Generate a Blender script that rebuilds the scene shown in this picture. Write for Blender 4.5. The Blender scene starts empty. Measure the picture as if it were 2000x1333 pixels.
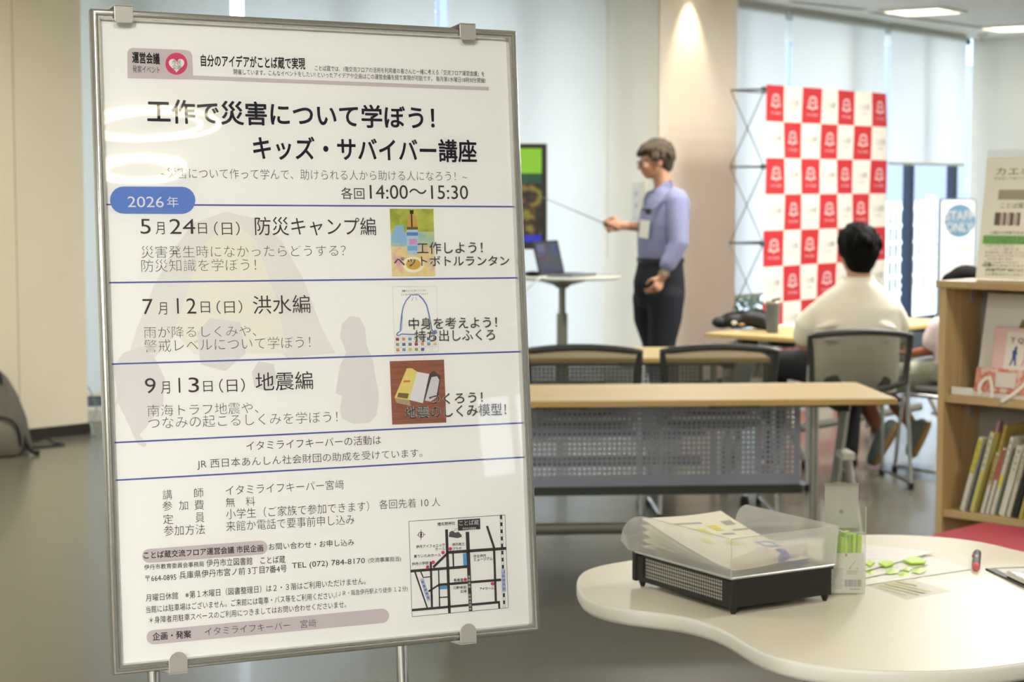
import bpy, bmesh, math, random
from mathutils import Vector, Matrix, Euler, noise
from math import pi, sin, cos, radians as R

# ------------------------------------------------------------------ camera, world, exposure
S = bpy.context.scene
C = S.collection
F = 3750.0                       # focal length in pixels of the 2000 x 1333 frame
HC = 1.5                         # camera height
PITCH = math.atan((666.5 - 362) / F)
cd = bpy.data.cameras.new('camera'); cam = bpy.data.objects.new('camera', cd); C.objects.link(cam)
cam.location = (0, 0, HC); cam.rotation_euler = (pi / 2 - PITCH, 0, 0)
cd.sensor_width = 36; cd.lens = F / 2000 * 36; cd.clip_start = .05; cd.clip_end = 200
cd.dof.use_dof = True; cd.dof.focus_distance = 2.62; cd.dof.aperture_fstop = 9.5
S.camera = cam
S.view_settings.view_transform = 'Standard'; S.view_settings.look = 'None'
S.view_settings.exposure = 0.0; S.view_settings.gamma = 1; S.view_settings.use_curve_mapping = False
try:
    S.cycles.use_denoising = True
    S.cycles.max_bounces = 10; S.cycles.transparent_max_bounces = 24; S.cycles.diffuse_bounces = 5
    S.cycles.sample_clamp_indirect = 6
except Exception: pass

W = bpy.data.worlds.new('sky'); S.world = W; W.use_nodes = True
wn = W.node_tree
bg = wn.nodes['Background']
tc = wn.nodes.new('ShaderNodeTexCoord'); sx = wn.nodes.new('ShaderNodeSeparateXYZ'); cr = wn.nodes.new('ShaderNodeValToRGB')
wn.links.new(tc.outputs['Generated'], sx.inputs[0]); wn.links.new(sx.outputs['Z'], cr.inputs[0])
cr.color_ramp.elements[0].position = .0; cr.color_ramp.elements[0].color = (.90, .95, 1, 1)
cr.color_ramp.elements[1].position = .6; cr.color_ramp.elements[1].color = (.78, .88, 1, 1)
wn.links.new(cr.outputs[0], bg.inputs['Color']); bg.inputs['Strength'].default_value = 6.2

def area_light(name, loc, size, power, col=(1, .975, .93), rot=(0, 0, 0), size_y=None, spread=180):
    l = bpy.data.lights.new(name, 'AREA'); l.energy = power; l.color = col; l.size = size
    if size_y: l.shape = 'RECTANGLE'; l.size_y = size_y
    l.spread = R(spread)
    o = bpy.data.objects.new(name, l); C.objects.link(o); o.location = loc; o.rotation_euler = rot
    return o

# ------------------------------------------------------------------ measuring helpers
FW = Vector((0, cos(PITCH), -sin(PITCH))); UP = Vector((0, sin(PITCH), cos(PITCH))); CAM = Vector((0, 0, HC))
def ray(px, py): return FW + Vector((1, 0, 0)) * ((px - 1000) / F) + UP * ((666.5 - py) / F)
def at_z(px, py, z):
    d = ray(px, py); return CAM + d * ((z - HC) / d.z)
def at_y(px, py, y):
    d = ray(px, py); return CAM + d * (y / d.y)
def on_plane(px, py, P, n):
    d = ray(px, py); return CAM + d * ((P - CAM).dot(n) / d.dot(n))

# ------------------------------------------------------------------ materials
def lin(c):
    return tuple(((x / 255) / 12.92 if x <= 10 else (((x / 255) + .055) / 1.055) ** 2.4) for x in c)
MATS = {}
def mat(name, rgb, rough=.5, metal=0, spec=.5, coat=0, trans=0, ior=1.45, emit=0, noise_amt=0, noise_scale=20, alpha=1):
    if name in MATS: return MATS[name]
    m = bpy.data.materials.new(name); m.use_nodes = True; nt = m.node_tree; b = nt.nodes['Principled BSDF']
    c = lin(rgb)
    b.inputs['Base Color'].default_value = (*c, 1); b.inputs['Roughness'].default_value = rough
    b.inputs['Metallic'].default_value = metal; b.inputs['Specular IOR Level'].default_value = spec
    b.inputs['Coat Weight'].default_value = coat; b.inputs['Transmission Weight'].default_value = trans
    b.inputs['IOR'].default_value = ior; b.inputs['Alpha'].default_value = alpha
    if emit:
        b.inputs['Emission Color'].default_value = (*c, 1); b.inputs['Emission Strength'].default_value = emit
        if emit < 2: b.inputs['Base Color'].default_value = (.008, .008, .008, 1)
    if noise_amt:
        t = nt.nodes.new('ShaderNodeTexCoord'); n = nt.nodes.new('ShaderNodeTexNoise'); n.inputs['Scale'].default_value = noise_scale
        n.inputs['Detail'].default_value = 4
        r = nt.nodes.new('ShaderNodeValToRGB'); e = r.color_ramp.elements
        e[0].position = .3; e[1].position = .7
        e[0].color = (*[max(0, x * (1 - noise_amt)) for x in c], 1); e[1].color = (*[min(1, x * (1 + noise_amt)) for x in c], 1)
        nt.links.new(t.outputs['Object'], n.inputs['Vector']); nt.links.new(n.outputs['Fac'], r.inputs[0])
        nt.links.new(r.outputs[0], b.inputs['Base Color'])
    MATS[name] = m; return m
def wood(name, c1, c2, rough=.45, axis=0, scale=6):
    if name in MATS: return MATS[name]
    m = mat(name, c1, rough); nt = m.node_tree; b = nt.nodes['Principled BSDF']
    t = nt.nodes.new('ShaderNodeTexCoord'); mp = nt.nodes.new('ShaderNodeMapping'); n = nt.nodes.new('ShaderNodeTexNoise')
    s = [scale * 8] * 3; s[axis] = scale * .4; mp.inputs['Scale'].default_value = s
    n.inputs['Detail'].default_value = 5; n.inputs['Scale'].default_value = 2
    r = nt.nodes.new('ShaderNodeValToRGB'); r.color_ramp.elements[0].position = .35; r.color_ramp.elements[1].position = .65
    r.color_ramp.elements[0].color = (*lin(c2), 1); r.color_ramp.elements[1].color = (*lin(c1), 1)
    nt.links.new(t.outputs['Object'], mp.inputs[0]); nt.links.new(mp.outputs[0], n.inputs['Vector'])
    nt.links.new(n.outputs['Fac'], r.inputs[0]); nt.links.new(r.outputs[0], b.inputs['Base Color'])
    return m
def mix_mat(name, parts):
    """parts: list of (kind, weight, kwargs) mixed one after the other"""
    if name in MATS: return MATS[name]
    m = bpy.data.materials.new(name); m.use_nodes = True; nt = m.node_tree
    nt.nodes.remove(nt.nodes['Principled BSDF']); out = nt.nodes['Material Output']
    acc = None; tot = 0
    for kind, w, kw in parts:
        s = nt.nodes.new('ShaderNodeBsdf' + kind)
        for k, v in kw.items():
            s.inputs[k].default_value = v
        if acc is None: acc = s; tot = w; continue
        mx = nt.nodes.new('ShaderNodeMixShader'); tot += w; mx.inputs[0].default_value = w / tot
        nt.links.new(acc.outputs[0], mx.inputs[1]); nt.links.new(s.outputs[0], mx.inputs[2]); acc = mx
    nt.links.new(acc.outputs[0], out.inputs[0]); MATS[name] = m; return m

# ------------------------------------------------------------------ mesh builder
class MB:
    def __init__(s): s.v = []; s.f = []; s.m = []; s.cur = 0; s.M = Matrix.Identity(4)
    def add(s, vs, fs):
        o = len(s.v); s.v += [tuple(s.M @ Vector(p)) for p in vs]
        s.f += [tuple(i + o for i in f) for f in fs]; s.m += [s.cur] * len(fs); return s
    def box(s, c, d, rot=None):
        x, y, z = [q / 2 for q in d]
        vs = [Vector((a * x, b * y, e * z)) for e in (-1, 1) for b in (-1, 1) for a in (-1, 1)]
        if rot: 
            r = rot if isinstance(rot, Matrix) else Euler(rot).to_matrix()
            vs = [r @ v for v in vs]
        c = Vector(c); vs = [v + c for v in vs]
        return s.add(vs, [(0, 2, 3, 1), (4, 5, 7, 6), (0, 1, 5, 4), (2, 6, 7, 3), (0, 4, 6, 2), (1, 3, 7, 5)])
    def poly(s, pts): return s.add(pts, [tuple(range(len(pts)))])
    def prism(s, pts, z0, z1):
        n = len(pts)
        return s.add([(x, y, z0) for x, y in pts] + [(x, y, z1) for x, y in pts],
                     [tuple(range(n))[::-1], tuple(range(n, 2 * n))] + [(i, (i + 1) % n, n + (i + 1) % n, n + i) for i in range(n)])
    def rings(s, rings, cap=True, closed=False):
        n = len(rings[0]); k = len(rings); vs = [p for r in rings for p in r]; fs = []
        for j in range(k if closed else k - 1):
            a = j * n; b = ((j + 1) % k) * n
            for i in range(n): fs.append((a + i, a + (i + 1) % n, b + (i + 1) % n, b + i))
        if cap and not closed: fs += [tuple(range(n))[::-1], tuple(range((k - 1) * n, k * n))]
        return s.add(vs, fs)
    def tube(s, pts, r, n=10, closed=False, flat=1, up=None, sharp=False):
        pts = [Vector(p) for p in pts]
        if not closed and not sharp and len(pts) >= 4 and not isinstance(r, (list, tuple)):
            E = [pts[0] * 2 - pts[1]] + pts + [pts[-1] * 2 - pts[-2]]; q = []
            for i in range(1, len(E) - 2):
                a, b, c, d = E[i - 1:i + 3]
                for j in range(5):
                    t = j / 5; q.append((b * 2 + (c - a) * t + (a * 2 - b * 5 + c * 4 - d) * t * t + (b * 3 - a - c * 3 + d) * t ** 3) * .5)
            pts = q + [pts[-1]]
        k = len(pts); rs = r if isinstance(r, (list, tuple)) else [r] * k
        out = []; nrm = None
        for i, p in enumerate(pts):
            a = pts[(i - 1) % k] if (closed or i) else p; b = pts[(i + 1) % k] if (closed or i < k - 1) else p
            t = (b - a).normalized()
            if nrm is None:
                u = Vector(up) if up else (Vector((0, 0, 1)) if abs(t.z) < .9 else Vector((1, 0, 0)))
                nrm = (u - t * u.dot(t)).normalized()
            else:
                nrm = nrm - t * nrm.dot(t)
                nrm = nrm.normalized() if nrm.length > 1e-6 else t.orthogonal().normalized()
            bi = t.cross(nrm)
            out.append([p + (nrm * cos(q) * flat + bi * sin(q)) * rs[i] for q in (2 * pi * j / n for j in range(n))])
        return s.rings(out, True, closed)
    def limb(s, pts, rs, n=14, flat=1, up=None):
        """tapered tube with rounded ends"""
        pts = [Vector(p) for p in pts]; a = (pts[0] - pts[1]).normalized(); b = (pts[-1] - pts[-2]).normalized()
        P = [pts[0] + a * rs[0] * .92, pts[0] + a * rs[0] * .6] + pts + [pts[-1] + b * rs[-1] * .6, pts[-1] + b * rs[-1] * .92]
        Q = [rs[0] * .35, rs[0] * .8] + list(rs) + [rs[-1] * .8, rs[-1] * .35]
        return s.tube(P, Q, n, flat=flat, up=up)
    def loft(s, secs, n=20):
        """secs: (centre, right vector, forward vector, rx, ry)"""
        return s.rings([[Vector(c) + Vector(a) * (cos(q) * rx) + Vector(b) * (sin(q) * ry) for q in (2 * pi * j / n for j in range(n))]
                        for c, a, b, rx, ry in secs])
    def lathe(s, prof, n=32, c=(0, 0, 0)):
        c = Vector(c)
        return s.rings([[c + Vector((r * cos(q), r * sin(q), z)) for q in (2 * pi * j / n for j in range(n))] for r, z in prof])
    def ell(s, c, r, rot=None, n=16, k=10):
        c = Vector(c); rm = Euler(rot).to_matrix() if rot else Matrix.Identity(3)
        return s.rings([[c + rm @ Vector((r[0] * cos(q) * sin(p), r[1] * sin(q) * sin(p), r[2] * cos(p))) for q in (2 * pi * j / n for j in range(n))]
                        for p in (.06 + (pi - .12) * i / k for i in range(k, -1, -1))])
    def merge(s, o):
        k = len(s.v); s.v += o.v; s.f += [tuple(i + k for i in f) for f in o.f]; s.m += [s.cur] * len(o.f); return s

def mesh_of(name, mb, mats):
    me = bpy.data.meshes.new(name); me.from_pydata(mb.v, [], mb.f)
    for m in (mats if isinstance(mats, (list, tuple)) else [mats]): me.materials.append(m)
    me.polygons.foreach_set('material_index', mb.m); me.update()
    bm = bmesh.new(); bm.from_mesh(me); bmesh.ops.recalc_face_normals(bm, faces=bm.faces); bm.to_mesh(me); bm.free()
    return me
def obj(name, mb, mats, parent=None, smooth=False, bev=0, label=None, sub=0, flat_print=False):
    me = mesh_of(name, mb, mats)
    o = bpy.data.objects.new(name, me); C.objects.link(o)
    if parent: o.parent = parent
    if smooth:
        me.polygons.foreach_set('use_smooth', [True] * len(me.polygons))
        try: me.set_sharp_from_angle(angle=R(45))
        except Exception: pass
    if bev:
        b = o.modifiers.new('bevel', 'BEVEL'); b.width = bev; b.segments = 2; b.limit_method = 'ANGLE'; b.angle_limit = R(40)
    if sub:
        b = o.modifiers.new('sub', 'SUBSURF'); b.levels = b.render_levels = sub
    if label: o['label'] = label
    return o
def tag(o, label, cat, group=None, kind=None):
    o['label'] = label; o['category'] = cat
    if group: o['group'] = group
    if kind: o['kind'] = kind
    return o
def thing(name, label, cat, loc=(0, 0, 0), rotz=0, group=None):
    o = bpy.data.objects.new(name, None); C.objects.link(o); o.empty_display_size = .1
    o.location = loc; o.rotation_euler = (0, 0, rotz)
    return tag(o, label, cat, group)
def struct(name, mb, m, label=None, smooth=False, bev=0):
    o = obj(name, mb, m, None, smooth, bev); o['kind'] = 'structure'
    o['label'] = label or name.replace('_', ' '); o['category'] = name.split('_')[0]
    return o
def dup(root, loc, rotz, label=None, group=None):
    r = root.copy(); C.objects.link(r); r.location = loc; r.rotation_euler = (0, 0, rotz)
    if label: r['label'] = label
    if group: r['group'] = group
    for ch in list(root.children):
        c = ch.copy(); C.objects.link(c); c.parent = r
        for g in list(ch.children):
            d = g.copy(); C.objects.link(d); d.parent = c
    return r
def fused(name, mb, m, parent=None, voxel=.006, it=4, label=None):
    """one continuous skin grown over overlapping closed volumes"""
    me = mesh_of(name, mb, m); o = bpy.data.objects.new(name, me); C.objects.link(o)
    a = o.modifiers.new('r', 'REMESH'); a.mode = 'VOXEL'; a.voxel_size = voxel; a.use_smooth_shade = True
    b = o.modifiers.new('s', 'SMOOTH'); b.factor = .5; b.iterations = it
    dg = bpy.context.evaluated_depsgraph_get(); dg.update()
    me2 = bpy.data.meshes.new_from_object(o.evaluated_get(dg)); o.modifiers.clear(); o.data = me2; bpy.data.meshes.remove(me)
    if not me2.materials: me2.materials.append(m)
    me2.polygons.foreach_set('use_smooth', [True] * len(me2.polygons))
    if parent: o.parent = parent
    if label: o['label'] = label
    return o

# lettering: the built-in font, as flat mesh
def glyphs(body, bold=0.0, res=2):
    c = bpy.data.curves.new('t', 'FONT'); c.body = body; c.resolution_u = res; c.offset = bold; c.fill_mode = 'FRONT'
    o = bpy.data.objects.new('t', c); C.objects.link(o)
    dg = bpy.context.evaluated_depsgraph_get(); e = o.evaluated_get(dg); me = e.to_mesh()
    vs = [tuple(v.co) for v in me.vertices]; fs = [tuple(p.vertices) for p in me.polygons]
    e.to_mesh_clear(); bpy.data.objects.remove(o); bpy.data.curves.remove(c)
    return vs, fs
def write(mb, body, a, b, h, up, lift=None, bold=0.0, res=2):
    """lettering whose box runs from a to b (middle of its height), h tall, along the plane of (b-a) and up"""
    vs, fs = glyphs(body, min(bold, 0.0), res if h < .012 else 4)
    if not vs: return
    if bold > 0:
        n0 = len(vs); n = 8 if bold < .035 else 12; V0, F0 = list(vs), list(fs)
        for k in range(n):
            ox, oy = bold * cos(2 * pi * k / n), bold * sin(2 * pi * k / n); o = len(vs)
            vs = vs + [(v[0] + ox, v[1] + oy, v[2]) for v in V0]; fs = fs + [tuple(i + o for i in f) for f in F0]
    x0 = min(v[0] for v in vs); x1 = max(v[0] for v in vs); y0 = min(v[1] for v in vs); y1 = max(v[1] for v in vs)
    a = Vector(a); b = Vector(b); up = Vector(up).normalized(); d = b - a
    l = lift or Vector((0, 0, 0)); ym = (y0 + y1) / 2
    mb.add([a + d * ((v[0] - x0) / (x1 - x0)) + up * ((v[1] - ym) / (y1 - y0) * h) + l for v in vs], fs)
# ------------------------------------------------------------------ the room
def wallplane(name, p, q, z0, z1, thick, m, label=None):
    """upright slab from p to q (ground points); thickness goes to the left of p->q"""
    p = Vector((p[0], p[1])); q = Vector((q[0], q[1])); d = (q - p).normalized(); n = Vector((-d.y, d.x)) * thick
    mb = MB(); mb.prism([tuple(p), tuple(q), tuple(q + n), tuple(p + n)], z0, z1)
    return struct(name, mb, m, label)
CEIL = 2.92
M_wall = mat('wall_paint', (226, 224, 212), .6, noise_amt=.02, noise_scale=3)
M_cream = mat('cream_wall_covering', (226, 216, 190), .6, noise_amt=.015, noise_scale=4)
M_pil = mat('pillar_cream', (248, 240, 220), .6, noise_amt=.015, noise_scale=4)
M_ceil = mat('ceiling_board', (240, 238, 232), .8)
M_dark = mat('dark_baseboard', (38, 34, 26), .4)
M_navy = mat('window_frame_navy', (44, 62, 92), .35)
# polished floor
M_floor = mat('polished_floor', (94, 92, 78), .27, spec=.5, noise_amt=.05, noise_scale=1.2)
nt = M_floor.node_tree; b = nt.nodes['Principled BSDF']; n2 = nt.nodes.new('ShaderNodeTexNoise'); n2.inputs['Scale'].default_value = 2.5
bu = nt.nodes.new('ShaderNodeBump'); bu.inputs['Strength'].default_value = .05; bu.inputs['Distance'].default_value = .05
t = nt.nodes.new('ShaderNodeTexCoord'); nt.links.new(t.outputs['Object'], n2.inputs['Vector']); nt.links.new(n2.outputs['Fac'], bu.inputs['Height']); nt.links.new(bu.outputs[0], b.inputs['Normal'])
b.inputs['Coat Weight'].default_value = .12; b.inputs['Coat Roughness'].default_value = .06

A = at_z(1900, 75, CEIL); B = at_z(1445, 5, CEIL)          # two points of the window wall's top edge
wd = Vector((A.x - B.x, A.y - B.y, 0)).normalized(); wn_ = Vector((wd.y, -wd.x, 0))   # along the wall / into the room
if wn_.y > 0: wn_ = -wn_
def win(px, py=200): return on_plane(px, py, A, wn_)
def wpt(px, z, off=0):
    p = win(px); return Vector((p.x, p.y, z)) + wn_ * off
fl = MB(); fl.prism([(-7, -7), (9, -7), (9, 12), (A.x + .4, A.y + .3), (-7, 13.3)], -.1, 0)
fl = MB(); fl.prism([(-7, -7), (9.4, -7), (9.4, 20), (-7, 20)], -.1, 0)
struct('floor', fl, M_floor, 'polished grey-olive floor reflecting the windows')
# pillar with warm light on it
kc = at_z(1283, 839, 0); Yc = 13.2; kx = (1283 - 1000) / F * Yc
pc = Vector((kx, Yc, 0)); ud = wd; vd = Vector((-wd.y, wd.x, 0))
def colpt(u, v): q = pc + ud * u + vd * v; return (q.x, q.y)
_e = wpt(1893, 0, -.25); _m = wpt(1380, 0, -.25)
fl = MB(); fl.prism([(-7, -7), (9.4, -7), (9.4, 14.2), (_e.x + .25, _e.y + .1), (_e.x, _e.y), (_m.x, _m.y), (colpt(-.02, .62)[0], colpt(-.02, .62)[1]), (-7, 11.0)], CEIL, CEIL + .15)
struct('ceiling', fl, M_ceil, 'white ceiling with recessed square lamps')

mb = MB(); mb.prism([colpt(0, 0), colpt(1.08, 0), colpt(1.08, .9), colpt(0, .9)], 0, CEIL)
mb.cur = 1; q = [colpt(-.004, -.004), colpt(1.084, -.004), colpt(1.084, .9), colpt(-.004, .9)]; mb.prism(q, 0, .1)
mb.cur = 2; mb.prism([colpt(-.003, 0), colpt(.02, .0), colpt(.02, .9), colpt(-.003, .9)], .1, CEIL)
struct('trim_1', mb, [M_pil, M_dark, M_wall], 'square cream pillar between the blinds behind the presenter')
# switch cabinet on the pillar's window-side face
pp = thing('switch_panel', 'pale grey switch panel on the pillar face beside the presenter', 'switch panel', (pc.x, pc.y, 0), math.atan2(wd.y, wd.x))
mb = MB(); mb.box((-.008, .16, 1.395), (.014, .075, .26)); obj('cover_plate', mb, mat('plate', (205, 205, 200), .4), pp, bev=.004)
mb = MB(); mb.box((-.017, .16, 1.36), (.006, .02, .03)); obj('switch', mb, mat('switchgrey', (170, 170, 168), .4), pp)
mb = MB(); mb.box((-.017, .16, 1.44), (.006, .02, .03)); obj('switch', mb, mat('switchgrey', (170, 170, 168), .4), pp)
mb = MB(); mb.box((-.01, .09, 1.4), (.018, .02, .27)); obj('cable_duct', mb, mat('duct', (222, 218, 204), .5), pp, bev=.003)
# low front wall stretch behind the pillar and right hand wall
we = Vector((A.x, A.y, 0))
rd = Vector((-vd.x, -vd.y, 0))                               # along the right wall, towards the camera side
q = we + rd * 6.5
wallplane('wall_right', (we.x, we.y), (q.x, q.y), 0, CEIL, .2, M_wall, 'white side wall at the right behind the notice board')
wallplane('wall_right_return', (q.x, q.y), (9.4, -7), 0, CEIL, .2, M_wall)
wallplane('wall_rear', (9.4, -7), (-7, -7), 0, CEIL, .2, M_wall, 'rear wall behind the photographer')
wallplane('wall_side', (-7, -7), (-7, 13.4), 0, CEIL, .2, M_wall, 'far left wall')

# a daylit side window behind the photographer (it mirrors in the poster's cover)
rq = q.copy(); re_ = Vector((9.4, -7, 0)); rdir = (re_ - rq).normalized(); rn = Vector((rdir.y, -rdir.x, 0))
RW = (rq, rdir, rn)
# left partition
lp1 = at_z(172, 848, 0); lp0 = at_z(45, 862, 0); ld = (lp1 - lp0).normalized(); ln = Vector((-ld.y, ld.x, 0))
lpa = lp1 - ld * 3.2
mb = MB()
def lpt(p, k): q = p + ln * k; return (q.x, q.y)
mb.prism([lpt(lpa, 0), lpt(lp1, 0), lpt(lp1, .25), lpt(lpa, .25)], 0, CEIL)
struct('wall_left', mb, M_cream, 'cream panelled wall at the left with a dark baseboard')
mb = MB(); s0 = lp0 - ld * .02
mb.prism([lpt(s0, -.0015), lpt(s0 + ld * .006, -.0015), lpt(s0 + ld * .006, .01), lpt(s0, .01)], .13, CEIL)
struct('trim_2', mb, mat('seam', (180, 170, 140), .7), 'panel joint in the cream wall')
mb = MB(); e1 = lp1 + ld * .012
mb.prism([lpt(lpa, -.012), lpt(e1, -.012), lpt(e1, .2), lpt(lpa, .2)], 0, .068)
struct('baseboard_left', mb, M_dark, 'dark baseboard under the cream wall')

# windows: fixed frames, glass and roller blinds ----------------------------------------------
M_blind = bpy.data.materials.new('blind_cloth'); M_blind.use_nodes = True; nt = M_blind.node_tree; nt.nodes.remove(nt.nodes['Principled BSDF'])
d1 = nt.nodes.new('ShaderNodeBsdfDiffuse'); d1.inputs[0].default_value = (*lin((216, 218, 206)), 1)
d2 = nt.nodes.new('ShaderNodeBsdfTranslucent'); d2.inputs[0].default_value = (.86, .85, .84, 1)
mx = nt.nodes.new('ShaderNodeMixShader'); mx.inputs[0].default_value = .58
wv = nt.nodes.new('ShaderNodeTexNoise'); wv.inputs['Scale'].default_value = 260; tcb = nt.nodes.new('ShaderNodeTexCoord')
nt.links.new(tcb.outputs['Object'], wv.inputs['Vector']); bpb = nt.nodes.new('ShaderNodeBump'); bpb.inputs['Strength'].default_value = .1
nt.links.new(wv.outputs['Fac'], bpb.inputs['Height']); nt.links.new(bpb.outputs[0], d1.inputs['Normal'])
nt.links.new(d1.outputs[0], mx.inputs[1]); nt.links.new(d2.outputs[0], mx.inputs[2]); nt.links.new(mx.outputs[0], nt.nodes['Material Output'].inputs[0])
M_glass = mix_mat('window_glass', [('Transparent', .94, {'Color': (.93, .97, 1, 1)}), ('Glossy', .06, {'Roughness': .02})])
M_alu = mat('blind_rail', (190, 200, 205), .4, .3)

def blind(name, p, q, z0, label, group, off=0.0):
    """roller blind hung between ground points p and q, lower hem at z0"""
    p = Vector(p); q = Vector(q); d = (q - p); L = d.length; a = math.atan2(d.y, d.x)
    t = thing(name, label, 'roller blind', (p.x, p.y, 0), a, group)
    mb = MB(); n = 24
    for i in range(n):
        x0 = .03 + (L - .06) * i / n; x1 = .03 + (L - .06) * (i + 1) / n
        w0 = .0012 * sin(i * 2.1); w1 = .0012 * sin((i + 1) * 2.1)
        mb.poly([(x0, w0, z0), (x1, w1, z0), (x1, 0, CEIL - .006), (x0, 0, CEIL - .006)])
    obj('blind_cloth', mb, M_blind, t, True)
    mb = MB(); mb.box((L / 2, 0, z0), (L - .05, .016, .028)); obj('hem_bar', mb, mat('hem', (212, 214, 198), .5), t, bev=.004)
    mb = MB(); mb.tube([(.02, .045, CEIL - .045), (L - .02, .045, CEIL - .045)], .035, 12); obj('roller_tube', mb, mat('roller', (200, 206, 200), .5), t, True)
    mb = MB(); mb.tube([(L - .015, -.03, CEIL - .12), (L - .015, -.03, max(z0 - .1, 1.0))], .004, 6); obj('pull_cord', mb, M_alu, t)
    return t
WG = 'roller blinds over the tall windows'
in_ = .14
def gp(px): q = on_plane(px, 200, A + wn_ * in_, wn_); return (q.x, q.y, 0)
blind('roller_blind', gp(1415), gp(1536), 1.5 + (362 - 578) * 14.9 / F, 'roller blind lowered nearly to the sill between the cream pillar and the banner', WG)
blind('roller_blind', gp(1543), gp(1729), .5, 'roller blind hanging behind the red and white checkered banner', WG)
blind('roller_blind', gp(1735), gp(1888), 1.5 + (362 - 320) * 17.2 / F, 'short roller blind pulled up above the STAFF ONLY sign', WG)

def window(name, p, q, zs, fr=.05, sill=.25, label=None):
    """fixed window wall from p to q with mullions at fractions zs"""
    p = Vector(p); q = Vector(q); d = q - p; L = d.length; a = math.atan2(d.y, d.x)
    t = bpy.data.objects.new(name, None); C.objects.link(t); t.location = p; t.rotation_euler = (0, 0, a)
    t['kind'] = 'structure'; t['label'] = label or name; t['category'] = 'window'
    mb = MB()
    for k in zs: mb.box((L * k, .03, (CEIL + sill) / 2), (fr, .08, CEIL - sill))
    for z in (sill + .03, CEIL - .04): mb.box((L / 2, .03, z), (L, .07, .06))
    obj('window_frame', mb, M_navy, t, bev=.004)
    mb = MB(); mb.box((L / 2, .03, (CEIL + sill) / 2), (L, .008, CEIL - sill)); obj('glass', mb, M_glass, t)
    mb = MB(); mb.box((L / 2, .03, sill / 2), (L, .14, sill)); obj('sill_wall', mb, mat('sill', (120, 128, 140), .5), t)
    return t
p0 = wpt(1380, 0); p1 = wpt(1893, 0)
L = (p1 - p0).length
def frac(px): return (wpt(px, 0) - p0).length / L
window('window_2', p0, p1, [frac(1410), frac(1640), frac(1783), frac(1868)], .085, .22, 'window wall right of the pillar looking onto a garden lattice')
# left run of windows behind the poster
lq = Vector(colpt(-.02, .42)).to_3d(); le = at_z(150, 815, 0)
ll = (lq - le); lL = ll.length; lu = ll.normalized(); lnn = Vector((lu.y, -lu.x, 0))
le = le - lu * 1.2; lL += 1.2
def lint(px):
    d = ray(px, 362); s = Vector((lu.y, -lu.x, 0)); P = le + s * .13
    k = (P - CAM).dot(s) / d.dot(s); q = CAM + d * k; return (q.x, q.y, 0)
fr1 = [(Vector(lint(p_)) - le).dot(lu) / lL for p_ in (300, 660, 1020)]
window('window_1', (le.x, le.y, 0), (lq.x, lq.y, 0), fr1, .06, .12, 'tall window run behind the poster')
lg = [(140, 464, 'tall roller blind at the far left, beside the cream panelled wall'), (470, 859, 'roller blind behind the top edge of the framed poster, left of a bright slit'), (866, 1188, 'bright tall roller blind behind the presentation screen')]
pa, pb = Vector(lint(60)), Vector(lint(330)); mb = MB()  # block added out of sight to keep sky light off the leftmost blind
mb.prism([tuple((pa - lnn * .55).xy), tuple((pb - lnn * .55).xy), tuple((pb - lnn * .9).xy), tuple((pa - lnn * .9).xy)][::-1], 0, CEIL + .02)
struct('trim_5', mb, M_wall, 'unseen block added outside to darken the far left blind')
for a_, b_, lb in lg:
    blind('roller_blind', lint(a_), lint(b_), .16, lb, WG)
mb = MB(); s = le + lnn * .05
for k0 in (0,):
    mb.prism([tuple((le + lnn * .09).xy), tuple((lq + lnn * .09 - lu * .05).xy), tuple((lq + lnn * .28 - lu * .05).xy), tuple((le + lnn * .28).xy)], 0, .075)
mbz = struct('trim_3', mb, mat('sill_strip', (206, 206, 190), .4), 'low sill under the left windows')

# ceiling lamps --------------------------------------------------------------------------------
M_lamp = mat('lamp_diffuser', (255, 240, 205), .4, emit=5.0)
M_lampf = mat('lamp_frame', (225, 222, 212), .4)
def lamp_at(x, y, label, power, ang=math.atan2(wd.y, wd.x), size=.5):
    t = thing('ceiling_lamp', label, 'ceiling lamp', (x, y, CEIL), ang, 'square recessed ceiling lamps')
    h = size / 2
    mb = MB()
    for sx_, sy_, w, d in ((0, h, size + .06, .03), (0, -h, size + .06, .03), (h, 0, .03, size), (-h, 0, .03, size)):
        mb.box((sx_, sy_, -.012), (w, d, .024))
    obj('lamp_frame', mb, M_lampf, t)
    mb = MB(); mb.box((0, 0, -.004), (size - .04, size - .04, .006)); obj('diffuser', mb, M_lamp, t)
    area_light('ceiling_lamp_light', (x, y, CEIL - .016), size - .05, power, rot=(0, 0, ang)).parent = None
    return t
LP = 33
q1 = at_z(1802, 19, CEIL); q2 = at_z(1985, 52, CEIL)
lamp_at(q1.x, q1.y, 'square ceiling lamp above the right end of the checkered banner', 6)
lamp_at(q2.x, q2.y, 'square ceiling lamp cut by the right edge of the view', 6)
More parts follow.
